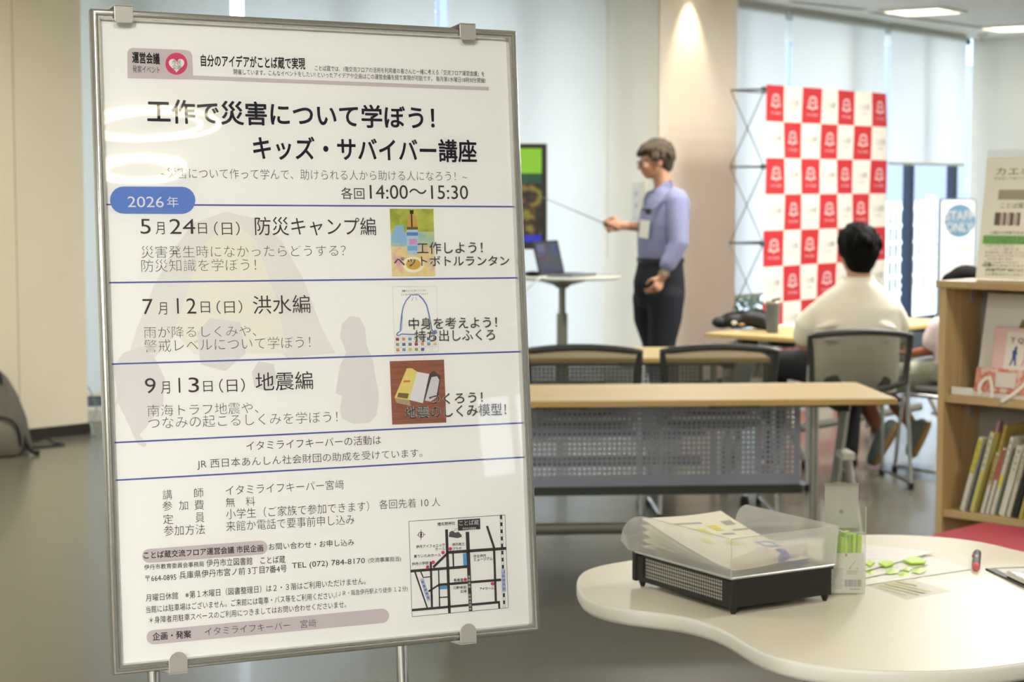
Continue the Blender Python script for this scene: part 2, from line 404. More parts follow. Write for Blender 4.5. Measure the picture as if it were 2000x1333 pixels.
# poster plane (fixed by the panel's four corners)
PC = Vector((-.2545, 2.6044, 1.2966))
PX = Vector((.898, .4399, -.0119)).normalized(); PZ = Vector((.4383, -.8915, .1145)).normalized()
PY = PZ.cross(PX).normalized(); PX = PY.cross(PZ).normalized()
def mirror_hit(px, py):
    P = on_plane(px, py, PC, PZ); d = (P - CAM).normalized(); r = d - PZ * (2 * d.dot(PZ))
    return P + r * ((CEIL - P.z) / r.z)
a_ = mirror_hit(292, 231); b_ = mirror_hit(270, 318)
M_ring = mat('ring_tube', (255, 246, 214), .4, emit=24.0)
def ring_lamp(x, y, label, r=.3, ang=0):
    t = thing('ring_lamp', label, 'ceiling lamp', (x, y, CEIL), ang, 'ring lamps behind the photographer')
    mb = MB(); mb.tube([(r * cos(q), r * sin(q), -.03) for q in (2 * pi * i / 48 for i in range(48))], .009, 8, closed=True); obj('outer_tube', mb, M_ring, t, True)
    mb = MB(); mb.tube([(r * .74 * cos(q) , r * .74 * sin(q), -.03) for q in (2 * pi * i / 48 for i in range(48))], .008, 8, closed=True); obj('inner_tube', mb, M_ring, t, True)
    mb = MB(); mb.lathe([(.001, -.03), (r * .22, -.03), (r * .24, 0), (.001, 0)], 24); obj('hub', mb, M_lampf, t, True)
    mb = MB()
    for k in range(3): mb.tube([(0, 0, -.026), (r * cos(k * 2.094), r * sin(k * 2.094), -.026)], .004, 6)
    obj('arms', mb, M_lampf, t, True)
ring_lamp(a_.x, a_.y, 'ring lamp on the ceiling behind the photographer, mirrored beside the poster headline', .27)
ring_lamp(b_.x, b_.y, 'ring lamp far behind the photographer, mirrored above the blue year badge', .2)
for k, (x, y) in enumerate([(-2.2, 4.0), (2.3, 4.3), (-1.2, 8.2), (2.0, 7.6), (5.2, 6.0), (1.0, 11.0), (4.5, 10.2), (-4.5, 7.5), (0.2, .6), (4.2, 2.2), (-3.6, 9.6), (2.7, 10.4), (3.45, 12.2)]):  # last three lamps are added to brighten the left wall, pillar and banner
    lamp_at(x, y, 'unseen square ceiling lamp overhead, in a set partly added as fill', {2: 26, 3: 24, 5: 50, 6: 70, 7: 50, 10: 50, 8: 20, 9: 20, 11: 120, 12: 50}.get(k, LP))
# unseen eaves added over the windows to darken the upper blinds
ev = MB(); a0 = wpt(1380, 0, -.26); a1 = wpt(1893, 0, -.26); o_ = -wn_ * 1.5
ev.prism([tuple(a0.xy), tuple(a1.xy), tuple((a1 + o_ + wd).xy), tuple((a0 + o_).xy)][::-1], CEIL + .02, CEIL + .16)
b0 = le - lnn * .12; b1 = lq - lnn * .12; o_ = -lnn * 1.3
ev.prism([tuple(b0.xy), tuple(b1.xy), tuple((b1 + o_).xy), tuple((b0 + o_).xy)], CEIL + .02, CEIL + .16)
struct('trim_4', ev, M_wall, 'white eave added outside over the windows, unseen, dimming the upper blinds')
for k, (x, y) in enumerate([(-3.2, -1.2), (-1.2, -2.6), (-4.8, -3.4), (-.6, -.6), (-2.6, -4.6)]):  # unseen fill lamps, added to brighten the poster
    lamp_at(x, y, 'square fill lamp added on the ceiling behind the photographer, unseen', 128)
def mirror_wall(px, py, P0, n):
    P = on_plane(px, py, PC, PZ); d = (P - CAM).normalized(); r = d - PZ * (2 * d.dot(PZ)); return P + r * ((P0 - P).dot(n) / r.dot(n))
h0 = mirror_wall(985, 775, RW[0], RW[2]); h1 = mirror_wall(1040, 935, RW[0], RW[2])
wc = (h0 + h1) / 2; ww = max(.7, abs((h1 - h0).dot(RW[1]))); z0w, z1w = sorted((h0.z, h1.z)); z1w = min(z1w, CEIL - .1)
t = bpy.data.objects.new('window_3', None); C.objects.link(t); t.location = (wc.x, wc.y, 0); t.rotation_euler = (0, 0, math.atan2(RW[1].y, RW[1].x)); t['kind'] = 'structure'; t['label'] = 'bright side window behind the photographer'; t['category'] = 'window'
sgn_ = -1 if Vector((-RW[1].y, RW[1].x, 0)).dot(CAM - wc) < 0 else 1
mb = MB(); mb.box((0, .02 * sgn_, (z0w + z1w) / 2), (ww, .02, z1w - z0w)); obj('frosted_pane', mb, mat('daylit_pane', (236, 244, 255), .4, emit=7.0), t)
mb = MB()
for z in (z0w, z1w): mb.box((0, .03 * sgn_, z), (ww + .08, .06, .05))
for x in (-ww / 2, 0, ww / 2): mb.box((x, .03 * sgn_, (z0w + z1w) / 2), (.05, .06, z1w - z0w))
obj('window_frame', mb, M_lampf, t)
# downlight grazing the pillar
dl = pc + ud * .40 - vd * .13
t = thing('downlight', 'small round ceiling downlight washing the cream pillar', 'downlight', (dl.x, dl.y, CEIL))
mb = MB(); mb.lathe([(.06, -.001), (.075, -.001), (.075, -.012), (.06, -.012), (.06, -.001)], 24); obj('trim_ring', mb, M_lampf, t, True)
mb = MB(); mb.lathe([(.0001, -.004), (.058, -.004), (.058, -.002), (.0001, -.002)], 24); obj('lens', mb, M_lamp, t)
l = bpy.data.lights.new('downlight_beam', 'SPOT'); l.energy = 34; l.color = (1, .84, .6); l.spot_size = R(70); l.spot_blend = .8; l.shadow_soft_size = .04
o = bpy.data.objects.new('downlight_beam', l); C.objects.link(o); o.location = (dl.x, dl.y, CEIL - .02)
o.rotation_euler = Vector((vd.x * .16, vd.y * .16, -1)).to_track_quat('-Z', 'Y').to_euler()
# slot diffusers and detector in the ceiling near the windows
M_slot = mat('slot_dark', (120, 126, 132), .6)
for (x0, y0, x1, y1, lb) in ((1545, 2, 1688, 17, 'short dark slot air diffuser in the ceiling above the pillar side windows'), (1700, 22, 1928, 54, 'long dark slot air diffuser in the ceiling above the short blind')):
    a_ = at_z(x0, y0, CEIL); b_ = at_z(x1, y1, CEIL); d = b_ - a_; t = thing('air_diffuser', lb, 'air diffuser', (a_.x, a_.y, CEIL), math.atan2(d.y, d.x))
    mb = MB(); mb.box((d.length / 2, 0, -.004), (d.length, .07, .008)); obj('slot_frame', mb, M_lampf, t)
    mb = MB()
    for s_ in (-.016, .016): mb.box((d.length / 2, s_, -.007), (d.length - .03, .018, .006))
    obj('slot', mb, M_slot, t)
q = at_z(1918, 66, CEIL); t = thing('smoke_detector', 'small round white detector on the ceiling near the side wall', 'smoke detector', (q.x, q.y, CEIL))
mb = MB(); mb.lathe([(.0001, -.05), (.035, -.05), (.045, -.03), (.055, -.012), (.055, 0), (.0001, 0)], 20); obj('housing', mb, M_lampf, t, True)
mb = MB(); mb.lathe([(.0001, -.056), (.015, -.055), (.018, -.048), (.0001, -.048)], 12); obj('sensor', mb, M_slot, t, True)

# outside the windows --------------------------------------------------------------------------
mb = MB(); mb.box((6, 34, -.06), (60, 34, .1))
o = struct('floor_outside', mb, mat('pavement', (220, 220, 214), .8, noise_amt=.08, noise_scale=2), 'pale paving outside the windows')
gl = wpt(1600, 0, -1.7) + wd * 3.6
t = thing('garden_lattice', 'white lattice fence seen through the lower window beside the seated man', 'fence', (gl.x, gl.y, 0), math.atan2(wd.y, wd.x))
M_lat = mat('lattice_white', (246, 246, 246), .6)
mb = MB()
for i in range(33): mb.box((-.6 + i * .15, 0, .67), (.035, .02, 1.3))
obj('upright_slats', mb, M_lat, t)
mb = MB()
for j in range(7): mb.box((1.8, .02, .1 + j * .19), (4.9, .02, .035))
obj('cross_slats', mb, M_lat, t)
for i in range(4):
    mb = MB(); mb.box((-.6 + i * 1.6, .05, .69), (.08, .08, 1.38)); obj('post', mb, M_lat, t)
M_leaf = mat('leaf_green', (60, 78, 52), .6, noise_amt=.4, noise_scale=9); M_stem = mat('shrub_stem', (70, 60, 44), .8)
rnd = random.Random(4)
q = wpt(1600, 0) + wd * 5.6 + wn_ * -3.1
t = thing('garden_hedge', 'dark clipped hedge behind the white lattice fence', 'hedge', (q.x, q.y, 0), math.atan2(wd.y, wd.x)); mb = MB()
for i in range(1500):
    p = Vector((rnd.uniform(-2.6, 3.6), rnd.uniform(-.25, .25), rnd.uniform(.03, 1.12))); e = Euler((rnd.random() * 3, rnd.random() * 3, rnd.random() * 6)).to_matrix()
    mb.poly([p + e @ Vector(w) * .09 for w in ((-1, 0, 0), (0, -.5, .1), (1, 0, 0), (0, .5, .1))])
obj('foliage', mb, M_leaf, t); mb = MB()
for i in range(8): mb.tube([(-2.4 + i * .8, 0, 0), (-2.35 + i * .8, .05, .7)], .02, 6)
obj('stems', mb, M_stem, t)
for k, (u, v, h, lb) in enumerate([(3.9, -2.3, .9, 'low green shrub outside, seen under the blind beside the pillar')]):
    q = wpt(1600, 0) + wd * u + wn_ * v
    t = thing('garden_shrub', lb, 'shrub', (q.x, q.y, 0), k)
    mb = MB()
    for i in range(420):
        a = rnd.random() * 2 * pi; z = rnd.uniform(.1, 1); r = rnd.uniform(.1, .55) * (1 - .5 * abs(z - .5)); p = Vector((r * cos(a), r * sin(a), z * h))
        e = Euler((rnd.random() * 3, rnd.random() * 3, rnd.random() * 6)).to_matrix(); s_ = .05
        mb.poly([p + e @ Vector(w) * s_ for w in ((-1, 0, 0), (0, -.5, .1), (1, 0, 0), (0, .5, .1))])
    obj('foliage', mb, M_leaf, t)
    mb = MB()
    for i in range(5): mb.tube([(0, 0, 0), (rnd.uniform(-.1, .1), rnd.uniform(-.1, .1), h * .4), (rnd.uniform(-.3, .3), rnd.uniform(-.3, .3), h * .85)], [.014, .01, .005], 6)
    obj('stem', mb, M_stem, t)
q = wpt(1750, 0, -9.5) + wd * 17
t = thing('pale_building', 'pale blue building across the garden beyond the right window', 'building', (q.x, q.y, 0), math.atan2(wd.y, wd.x))
mb = MB(); mb.box((0, 0, 3), (26, .6, 6)); obj('wall', mb, mat('pale_blue_wall', (124, 132, 148), .8), t)
mb = MB()
for i in range(6):
    mb = MB(); mb.box((-6 + i * 2.4, -.32, 4.6), (1.2, .06, 1.1)); obj('window', mb, mat('far_glass', (120, 150, 180), .2), t)
# ------------------------------------------------------------------ poster stand and framed poster
PM = Matrix((PX, PY, PZ)).transposed().to_4x4(); PM.translation = PC; PMI = PM.inverted()
PW, PH = .614, .861
M_silver = mat('satin_aluminium', (214, 213, 210), .24, .95); M_chrome = mat('chrome', (215, 215, 220), .08, 1); M_clip = mat('clip_steel', (190, 188, 182), .42, .55)
fp = bpy.data.objects.new('framed_poster', None); C.objects.link(fp); fp.matrix_world = PM
tag(fp, 'large white Japanese workshop poster in a thin silver frame on the chrome stand', 'poster')
# frame: swept profile (inwards x, towards viewer z)
prof = [(0, -.011), (0, .003), (.0015, .0055), (.0045, .0065), (.007, .0055), (.0078, .0035), (.009, .0048), (.0115, .0045), (.0128, .002), (.013, -.002), (.013, -.011)]
mb = MB(); hw, hh = PW / 2, PH / 2; rings = []
for (sx_, sy_) in ((-1, -1), (1, -1), (1, 1), (-1, 1)): rings.append([(sx_ * (hw - a), sy_ * (hh - a), z) for a, z in prof])
mb.rings(rings, False, True); obj('frame', mb, M_silver, fp, True)
mb = MB(); mb.box((0, 0, -.008), (PW - .008, PH - .008, .006)); obj('back_board', mb, mat('back_board', (150, 150, 150), .6), fp)
M_sheet = mat('poster_paper', (238, 238, 234), .55, spec=.2)
mb = MB(); mb.box((0, 0, -.0045), (PW - .02, PH - .02, .001)); sheet = obj('poster_sheet', mb, M_sheet, fp)
M_cover = bpy.data.materials.new('clear_cover'); M_cover.use_nodes = True; nt = M_cover.node_tree; nt.nodes.remove(nt.nodes['Principled BSDF'])
tr = nt.nodes.new('ShaderNodeBsdfTransparent'); gs = nt.nodes.new('ShaderNodeBsdfGlossy'); gs.inputs['Roughness'].default_value = .008
fr = nt.nodes.new('ShaderNodeFresnel'); fr.inputs[0].default_value = 1.42; mx = nt.nodes.new('ShaderNodeMixShader')
tx = nt.nodes.new('ShaderNodeTexCoord'); mpp = nt.nodes.new('ShaderNodeMapping'); mpp.inputs['Scale'].default_value = (3.2, 7, 1)
nz = nt.nodes.new('ShaderNodeTexNoise'); nz.inputs['Scale'].default_value = 1; nz.inputs['Detail'].default_value = 1
bp = nt.nodes.new('ShaderNodeBump'); bp.inputs['Strength'].default_value = .5; bp.inputs['Distance'].default_value = .0007
nt.links.new(tx.outputs['Object'], mpp.inputs[0]); nt.links.new(mpp.outputs[0], nz.inputs['Vector']); nt.links.new(nz.outputs['Fac'], bp.inputs['Height'])
nt.links.new(bp.outputs[0], gs.inputs['Normal'])
nt.links.new(fr.outputs[0], mx.inputs[0]); nt.links.new(tr.outputs[0], mx.inputs[1]); nt.links.new(gs.outputs[0], mx.inputs[2]); nt.links.new(mx.outputs[0], nt.nodes['Material Output'].inputs[0])
mb = MB(); mb.poly([(-hw + .011, -hh + .011, .0), (hw - .011, -hh + .011, .0), (hw - .011, hh - .011, .0), (-hw + .011, hh - .011, .0)])
obj('clear_cover', mb, M_cover, fp)
Z0 = -.0038
def pl(px, py, z=0.0):
    q = PMI @ on_plane(px, py, PC + PZ * Z0, PZ); return Vector((q.x, q.y, Z0 + z))
def ph(px, py, h):      # pixel height -> height on the sheet
    return (pl(px, py - h / 2) - pl(px, py + h / 2)).length
def put(name, m, rows, bold=0.0, z=.0002, label=None, halo=None):
    mb = MB()
    for r in rows:
        body, x0, y0, x1, y1, h = r[:6]; bo = r[6] if len(r) > 6 else bold
        write(mb, body, pl(x0, y0, z), pl(x1, y1, z), ph((x0 + x1) / 2, (y0 + y1) / 2, h), (0, 1, 0), bold=bo)
    return obj(name, mb, m, sheet, label=label)
def shape(name, m, polys, z=.0001, label=None):
    mb = MB()
    for p in polys: mb.poly([pl(x, y, z) for x, y in p])
    return obj(name, mb, m, sheet, label=label)
def band(x0, y0, x1, y1, w):
    dx, dy = x1 - x0, y1 - y0; l = math.hypot(dx, dy); ox, oy = -dy / l * w / 2, dx / l * w / 2
    return [(x0 + ox, y0 + oy), (x1 + ox, y1 + oy), (x1 - ox, y1 - oy), (x0 - ox, y0 - oy)]
def pill(x0, y0, x1, y1, r, n=10):
    a = math.atan2(y1 - y0, x1 - x0)
    return [(x0 + r * cos(a + pi / 2 + pi * i / n), y0 + r * sin(a + pi / 2 + pi * i / n)) for i in range(n + 1)] + \
           [(x1 + r * cos(a - pi / 2 + pi * i / n), y1 + r * sin(a - pi / 2 + pi * i / n)) for i in range(n + 1)]
def disc(x, y, r, n=24, ry=None): return [(x + r * cos(2 * pi * i / n), y + (ry or r) * sin(2 * pi * i / n)) for i in range(n)]
I_ink = mat('ink_brown_black', (56, 48, 50), .6); I_navy = mat('ink_navy', (56, 54, 74), .6); I_grey = mat('ink_grey', (88, 84, 84), .6)
I_tab = mat('ink_mauve_grey', (196, 186, 188), .6); I_blue = mat('ink_rule_blue', (78, 84, 160), .6); I_badge = mat('ink_badge_blue', (92, 128, 200), .6)
I_pink = mat('ink_pink', (204, 62, 104), .6); I_white = mat('ink_white', (230, 229, 224), .6); I_black = mat('ink_black', (58, 50, 52), .6)
I_sky = mat('ink_sky', (88, 152, 206), .6); I_lav = mat('ink_lavender', (176, 186, 222), .6)
I_ghost = mat('ink_ghost_grey', (225, 224, 218), .6); I_ghost2 = mat('ink_ghost_mauve', (219, 217, 215), .6); I_ghost3 = mat('ink_ghost_cream', (232, 229, 217), .6)
# faint washed-out picture under the text: a dome tent and people
shape('faded_picture', I_ghost, [[(222, 800), (238, 735), (268, 640), (300, 560), (340, 486), (378, 436), (440, 414), (505, 428), (552, 474), (590, 540), (628, 640), (655, 690), (560, 700), (430, 560), (300, 700)]], .00004)
shape('faded_picture', I_ghost3, [[(395, 480), (450, 430), (500, 470), (545, 600), (560, 690), (470, 690), (380, 690), (340, 650)]], .00006)
shape('faded_figure', I_ghost2, [
    [(222, 718), (240, 690), (282, 676), (305, 705), (322, 740), (318, 790), (285, 835), (272, 850), (287, 868), (282, 874), (268, 868), (255, 838), (232, 790)],
    [(385, 650), (410, 622), (470, 630), (480, 690), (440, 725), (392, 712)],
    [(492, 728), (505, 706), (535, 712), (540, 750), (520, 765), (497, 757)],
    [(664, 660), (668, 632), (684, 618), (702, 620), (713, 640), (716, 676), (726, 696), (738, 760), (740, 780), (735, 812), (722, 826), (690, 828), (668, 818), (664, 800), (668, 774), (655, 768), (664, 714), (676, 690), (672, 676)]], .00008)
# heading block
shape('heading_band', I_tab, [[(249, 153), (248.5, 103), (252, 96), (259, 93.5), (362, 97.5), (371, 100), (375.5, 108), (377, 147.5), (955, 170), (955, 177), (377, 155.5)]])
put('heading_text', I_ink, [('運営会議', 258, 112, 312, 115, 23, .03), ('発案イベント', 259, 134.5, 312, 137, 14.5), ('自分のアイデアがことば蔵で実現', 392, 118, 596, 124.5, 24, .02),
    ('ことば蔵では、1階交流フロアの活用を利用者の皆さんと一緒に考える「交流フロア運営会議」を', 615, 133, 946, 144.5, 10.5),
    ('開催しています。こんなイベントをしたい! といったアイデアや企画はこの運営会議を経て実現が可能です。 毎月第1水曜日18時30分開催!', 456, 140, 948, 157.5, 10.5)])
shape('heart_badge', I_pink, [disc(344.5, 124.7, 21.5)], .0002)
hp = []
for i in range(40):
    a = 2 * pi * i / 40; hp.append((344.7 + 16 * sin(a) ** 3 * .95, 126.5 - (13 * cos(a) - 5 * cos(2 * a) - 2 * cos(3 * a) - cos(4 * a)) * .95))
shape('heart', I_white, [hp], .0003)
put('heart_text', I_grey, [('市民', 336, 121, 353.5, 121.8, 9), ('企画', 336.5, 130.5, 354, 131.3, 9)], z=.0004)
put('headline', I_navy, [('工作で災害について学ぼう！', 287, 216.5, 848.5, 230.5, 47, .02), ('キッズ・サバイバー講座', 494, 288.5, 931, 295.5, 46, .02)])
put('subtitle', I_grey, [('~災害について作って学んで、助けられる人から助ける人になろう！~', 314, 338, 912, 344.5, 20, -.012)])
put('time_text', I_ink, [('各回', 666, 377.5, 711.5, 378.5, 23), ('14:00～15:30', 722, 375, 914, 376, 27, .0)])
shape('rule_line', I_blue, [band(205, 399.7, 1008.5, 404, 3), band(209, 552.5, 1013, 543, 3), band(215, 711.7, 1018, 687.3, 3), band(220, 865.3, 1023.5, 826.5, 3), band(223, 938.8, 1027, 893.4, 3)])
shape('year_badge', I_badge, [pill(241, 391, 355, 391.5, 26.5)], .0003)
put('year_text', I_white, [('2026', 249, 394.5, 319.5, 395, 21), ('年', 326, 394.5, 348.5, 394.7, 21)], z=.0005)
def date(m, a, b): return None
put('date_text', I_ink, [
    ('5', 274, 442.5, 294, 442.5, 29), ('月', 304, 446, 321, 446, 24), ('24', 331, 442.5, 381, 442.5, 29), ('日', 387, 446.5, 404, 446.5, 21), ('（日）', 418, 446.5, 468, 446.5, 27),
    ('7', 278.5, 599.5, 298.5, 599.5, 30), ('月', 309, 603, 326, 603, 24), ('1', 345.5, 598, 349, 598, 30), ('2', 364, 598, 383, 598, 30), ('日', 392, 600.5, 410, 600.5, 22), ('（日）', 423, 600.5, 473, 599.5, 26),
    ('9', 283, 754, 304, 754, 30), ('月', 314, 758, 331.5, 757, 24), ('1', 348.7, 753, 352, 753, 29), ('3', 368, 752.5, 388.5, 752, 29), ('日', 397, 755.5, 415, 755, 21), ('（日）', 428, 754, 478, 752.5, 27)], -.004)
put('course_title', I_ink, [('防災キャンプ編', 497.7, 441.8, 734, 443, 36), ('洪水編', 494, 596, 605.7, 594, 36), ('地震編', 499, 746.7, 611, 743, 36)], .0)
put('course_text', I_grey, [('災害発生時になかったらどうする？', 276, 492.5, 675, 489.5, 23), ('防災知識を学ぼう！', 276, 519.5, 500, 517, 24),
    ('雨が降るしくみや、', 281, 649.5, 500, 646.5, 22), ('警戒レベルについて学ぼう！', 281, 676.5, 606, 668, 24),
    ('南海トラフ地震や、', 288, 803, 504, 796.5, 22), ('つなみの起こるしくみを学ぼう！', 289.5, 827, 659, 814, 23)], -.014)
put('sponsor_text', I_ink, [('イタミライフキーパーの活動は', 481, 871.7, 744, 859.5, 18, -.006), ('JR 西日本あんしん社会財団の助成を受けています。', 385, 908.3, 824.5, 886, 20, -.008)])
put('detail_text', I_ink, [('講', 317.6, 967, 336, 966.5, 19), ('師', 379, 963.5, 397, 963, 19), ('参', 317.6, 989, 336, 988.5, 19), ('加', 349.5, 987.7, 367, 987.3, 18), ('費', 379.8, 987, 398, 986.5, 19),
    ('定', 318.5, 1015, 338, 1014.5, 19), ('員', 382, 1011.5, 398.5, 1011, 19), ('参加方法', 320, 1037.5, 400, 1034, 20),
    ('イタミライフキーパー宮﨑', 440.7, 958.5, 671.4, 946.5, 19), ('無', 441, 982, 458.5, 981.5, 18), ('料', 480, 980, 498, 979.5, 18), ('小学生（ご家族で参加できます）', 441.6, 1005, 720.6, 989, 20),
    ('各回先着 10 人', 740.5, 986.5, 859.5, 980.5, 18), ('来館か電話で要事前申し込み', 441.6, 1029, 692, 1014.8, 20)], -.01)
shape('text_band', I_tab, [pill(291, 1086.5, 509, 1070, 13.5), pill(300, 1245.5, 746, 1203.5, 14)])
put('contact_text', I_ink, [('ことば蔵交流フロア運営会議 市民企画', 280.5, 1085.7, 514, 1071, 14.5, .012), ('お問い合わせ・お申し込み', 524.7, 1068.7, 691.4, 1059.5, 13.5),
    ('伊丹市教育委員会事務局', 281.4, 1109, 398, 1102, 10.5), ('伊丹市立図書館　ことば蔵', 403, 1101, 557, 1093, 15), ('〒664-0895', 283.6, 1131, 344, 1127.7, 11),
    ('兵庫県伊丹市宮ノ前 3丁目7番4号', 350, 1124.5, 559.7, 1110.5, 15), ('TEL (072) 784-8170', 570, 1107.2, 712.6, 1097, 14), ('(交流事業担当)', 719, 1096, 783, 1092.3, 11)], z=.0003)
put('notice_text', I_ink, [('月曜日休館　※第１木曜日（図書整理日）は２・３階はご利用いただけません。', 284.6, 1168.8, 714, 1135.2, 14.5),
    ('当館には駐車場はございません。ご来館には電車・バス等をご利用ください。', 285, 1191.5, 654.6, 1163, 14), ('(ＪＲ・阪急伊丹駅より徒歩 １２分)', 656, 1161.5, 796, 1150.8, 12.5),
    ('＊身障者用駐車スペースのご利用につきましてはお問い合わせくださいませ。', 291, 1212.5, 676, 1181, 13.5)])
put('planner_text', I_ink, [('企画・発案', 298, 1244.5, 373, 1239, 15.5, .015), ('イタミライフキーパー　宮﨑', 400, 1235, 617.4, 1217.5, 16, -.01)], z=.0003)
# printed pictures --------------------------------------------------------------------------
def quad_uv(c):
    a, b, c_, d = [Vector(q) for q in c]
    def f(u, v): q = (a * (1 - u) + b * u) * (1 - v) + (d * (1 - u) + c_ * u) * v; return (q.x, q.y)
    return f
def ramp_mat(name, stops, scale, dist=1.0):
    m = mat(name, (200, 200, 200), .6); nt = m.node_tree; b = nt.nodes['Principled BSDF']
    t = nt.nodes.new('ShaderNodeTexCoord'); n = nt.nodes.new('ShaderNodeTexNoise'); n.inputs['Scale'].default_value = scale; n.inputs['Detail'].default_value = 3
    r = nt.nodes.new('ShaderNodeValToRGB'); r.color_ramp.interpolation = 'EASE'
    for i, (p, c) in enumerate(stops):
        e = r.color_ramp.elements[i] if i < 2 else r.color_ramp.elements.new(p)
        e.position = p; e.color = (*lin(c), 1)
    nt.links.new(t.outputs['Object'], n.inputs['Vector']); nt.links.new(n.outputs['Fac'], r.inputs[0]); nt.links.new(r.outputs[0], b.inputs['Base Color']); return m
def pic(name, f, items, z=.0002):
    for i, (m, pts) in enumerate(items): shape(name, m, [[f(u, v) for u, v in pts]], z + i * .00002)
def sq(u0, v0, u1, v1): return [(u0, v0), (u1, v0), (u1, v1), (u0, v1)]
f1 = quad_uv([(761, 408), (846.5, 408), (850, 539.5), (765.6, 540)])
pic('lantern_picture', f1, [
    (ramp_mat('pic_yellow_green', [(.35, (150, 160, 60)), (.65, (196, 196, 92)), (.5, (176, 182, 78))], 40), sq(0, 0, 1, .5)),
    (ramp_mat('pic_blue_mix', [(.3, (130, 178, 196)), (.7, (196, 200, 120)), (.5, (168, 196, 178))], 60), sq(0, .34, 1, .58)),
    (ramp_mat('pic_pink_mix', [(.3, (220, 196, 110)), (.7, (214, 160, 176)), (.5, (226, 208, 150))], 50), sq(0, .56, 1, 1)),
    (mat('pic_blue', (142, 184, 214), .6), [(.12, .25), (.3, .24), (.32, .4), (.42, .44), (.4, .52), (.02, .5), (.03, .38)]),
    (mat('pic_amber', (204, 156, 84), .6), [(.42, .09), (.58, .09), (.63, .27), (.64, .3), (.38, .3), (.39, .27)]),
    (mat('pic_black', (46, 44, 36), .6), [(.455, .02), (.545, .02), (.54, .08), (.51, .08), (.51, .28), (.48, .28), (.48, .08), (.46, .08)]),
    (mat('pic_bronze', (104, 96, 56), .6), sq(.38, .27, .63, .31)),
    (mat('pic_bottle', (176, 200, 226), .6), [(.37, .31), (.63, .31), (.64, .62), (.6, .68), (.4, .68), (.36, .62)]),
    (mat('pic_label_blue', (86, 130, 196), .6), sq(.37, .35, .63, .4)),
    (mat('pic_label_pink', (216, 150, 190), .6), sq(.42, .45, .6, .53)),
    (mat('pic_label_blue2', (120, 170, 210), .6), sq(.38, .55, .6, .62)),
    (mat('pic_ring', (236, 232, 206), .6), [(.5 + .25 * cos(2 * pi * i / 24), .83 + .12 * sin(2 * pi * i / 24)) for i in range(24)]),
    (mat('pic_gold', (206, 170, 70), .6), [(.5 + .17 * cos(2 * pi * i / 24), .825 + .08 * sin(2 * pi * i / 24)) for i in range(24)])])
f2 = quad_uv([(766.5, 560), (852.5, 560), (856, 687.5), (771, 689.3)])
mb = MB()
def stroke(f, pts, w, z=.0003):
    for i in range(len(pts) - 1):
        a = f(*pts[i]); b = f(*pts[i + 1]); mb.poly([pl(x, y, z) for x, y in band(a[0], a[1], b[0], b[1], w)])
for e in (((0, 0), (1, 0)), ((1, 0), (1, 1)), ((1, 1), (0, 1)), ((0, 1), (0, 0))): stroke(f2, e, .5)
for j in range(3): stroke(f2, ((.0, .76 + j * .08), (1, .76 + j * .08)), .4)
for i in range(1, 7): stroke(f2, ((i / 7, .76), (i / 7, 1)), .4)
obj('picture_lines', mb, mat('ink_pale', (186, 186, 190), .6), sheet)
mb = MB(); I_bag = mat('ink_bag_blue', (104, 128, 182), .6)
left = [(.4, .14), (.3, .21), (.23, .3), (.19, .42), (.16, .55), (.14, .68), (.08, .7), (.05, .73), (.1, .745), (.16, .72), (.5, .73)]
right = [(.6, .14), (.68, .19), (.76, .28), (.8, .4), (.84, .55), (.86, .66), (.9, .69), (.95, .67), (.97, .71), (.9, .73), (.84, .7)]
stroke(f2, left, 2.2); stroke(f2, right, 2.6); stroke(f2, [(.4, .14), (.42, .12), (.46, .135), (.5, .12), (.54, .135), (.58, .12), (.6, .14)], 1.2)
stroke(f2, [(.2, .42), (.19, .55), (.17, .67)], 1.0); stroke(f2, [(.46, .16), (.43, .22)], .7); stroke(f2, [(.52, .16), (.54, .21)], .7)
obj('bag_drawing', mb, I_bag, sheet)
rnd = random.Random(2); cols = [(150, 70, 80), (90, 110, 160), (214, 190, 110), (210, 140, 90), (120, 120, 120), (150, 160, 120), (110, 150, 180)]
for k, c in enumerate(cols):
    ps = []
    for j in range(3):
        for i in range(7):
            if (i * 3 + j * 5) % 7 == k and not (j == 2 and i > 4): ps.append([f2(u, v) for u, v in sq((i + .22) / 7, .775 + j * .08, (i + .75) / 7, .82 + j * .08)])
    if ps: shape('item_icons', mat('icon%d' % k, c, .6), ps, .0003)
put('bag_caption', I_ink, [('避難するときに持っていくもの', *f2(.21, .07), *f2(.76, .055), 4.5), ('なにを入れるか考えてみよう', *f2(.19, .125), *f2(.8, .11), 4)], -.01)
f3 = quad_uv([(761, 706), (867, 703), (871.7, 825.8), (766, 830)])
pic('carton_picture', f3, [
    (wood('pic_table', (156, 102, 78), (134, 82, 62), .6, 0, 30), sq(0, 0, 1, 1)),
    (mat('pic_carton_yellow', (222, 208, 122), .6), [(.06, .58), (.31, .12), (.4, .12), (.5, .18), (.33, .62)]),
    (mat('pic_carton_side', (176, 156, 130), .6), [(.06, .58), (.33, .62), (.36, .72), (.1, .66)]),
    (mat('pic_white', (222, 220, 226), .6), [(.5, .18), (.72, .22), (.58, .68), (.33, .62)]),
    (mat('pic_shadow', (84, 70, 58), .6), [(.72, .22), (.8, .17), (.93, .26), (.86, .6), (.6, .62)]),
    (mat('pic_roll', (206, 206, 210), .6), [(.73, .34), (.76, .27), (.86, .26), (.9, .32), (.83, .6), (.72, .66), (.62, .64)]),
    (mat('pic_red_mark', (206, 110, 80), .6), sq(.24, .31, .36, .34)),
    (mat('pic_barcode', (120, 104, 70), .6), [(.14, .5), (.33, .52), (.3, .6), (.11, .57)])])
I_halo = I_white
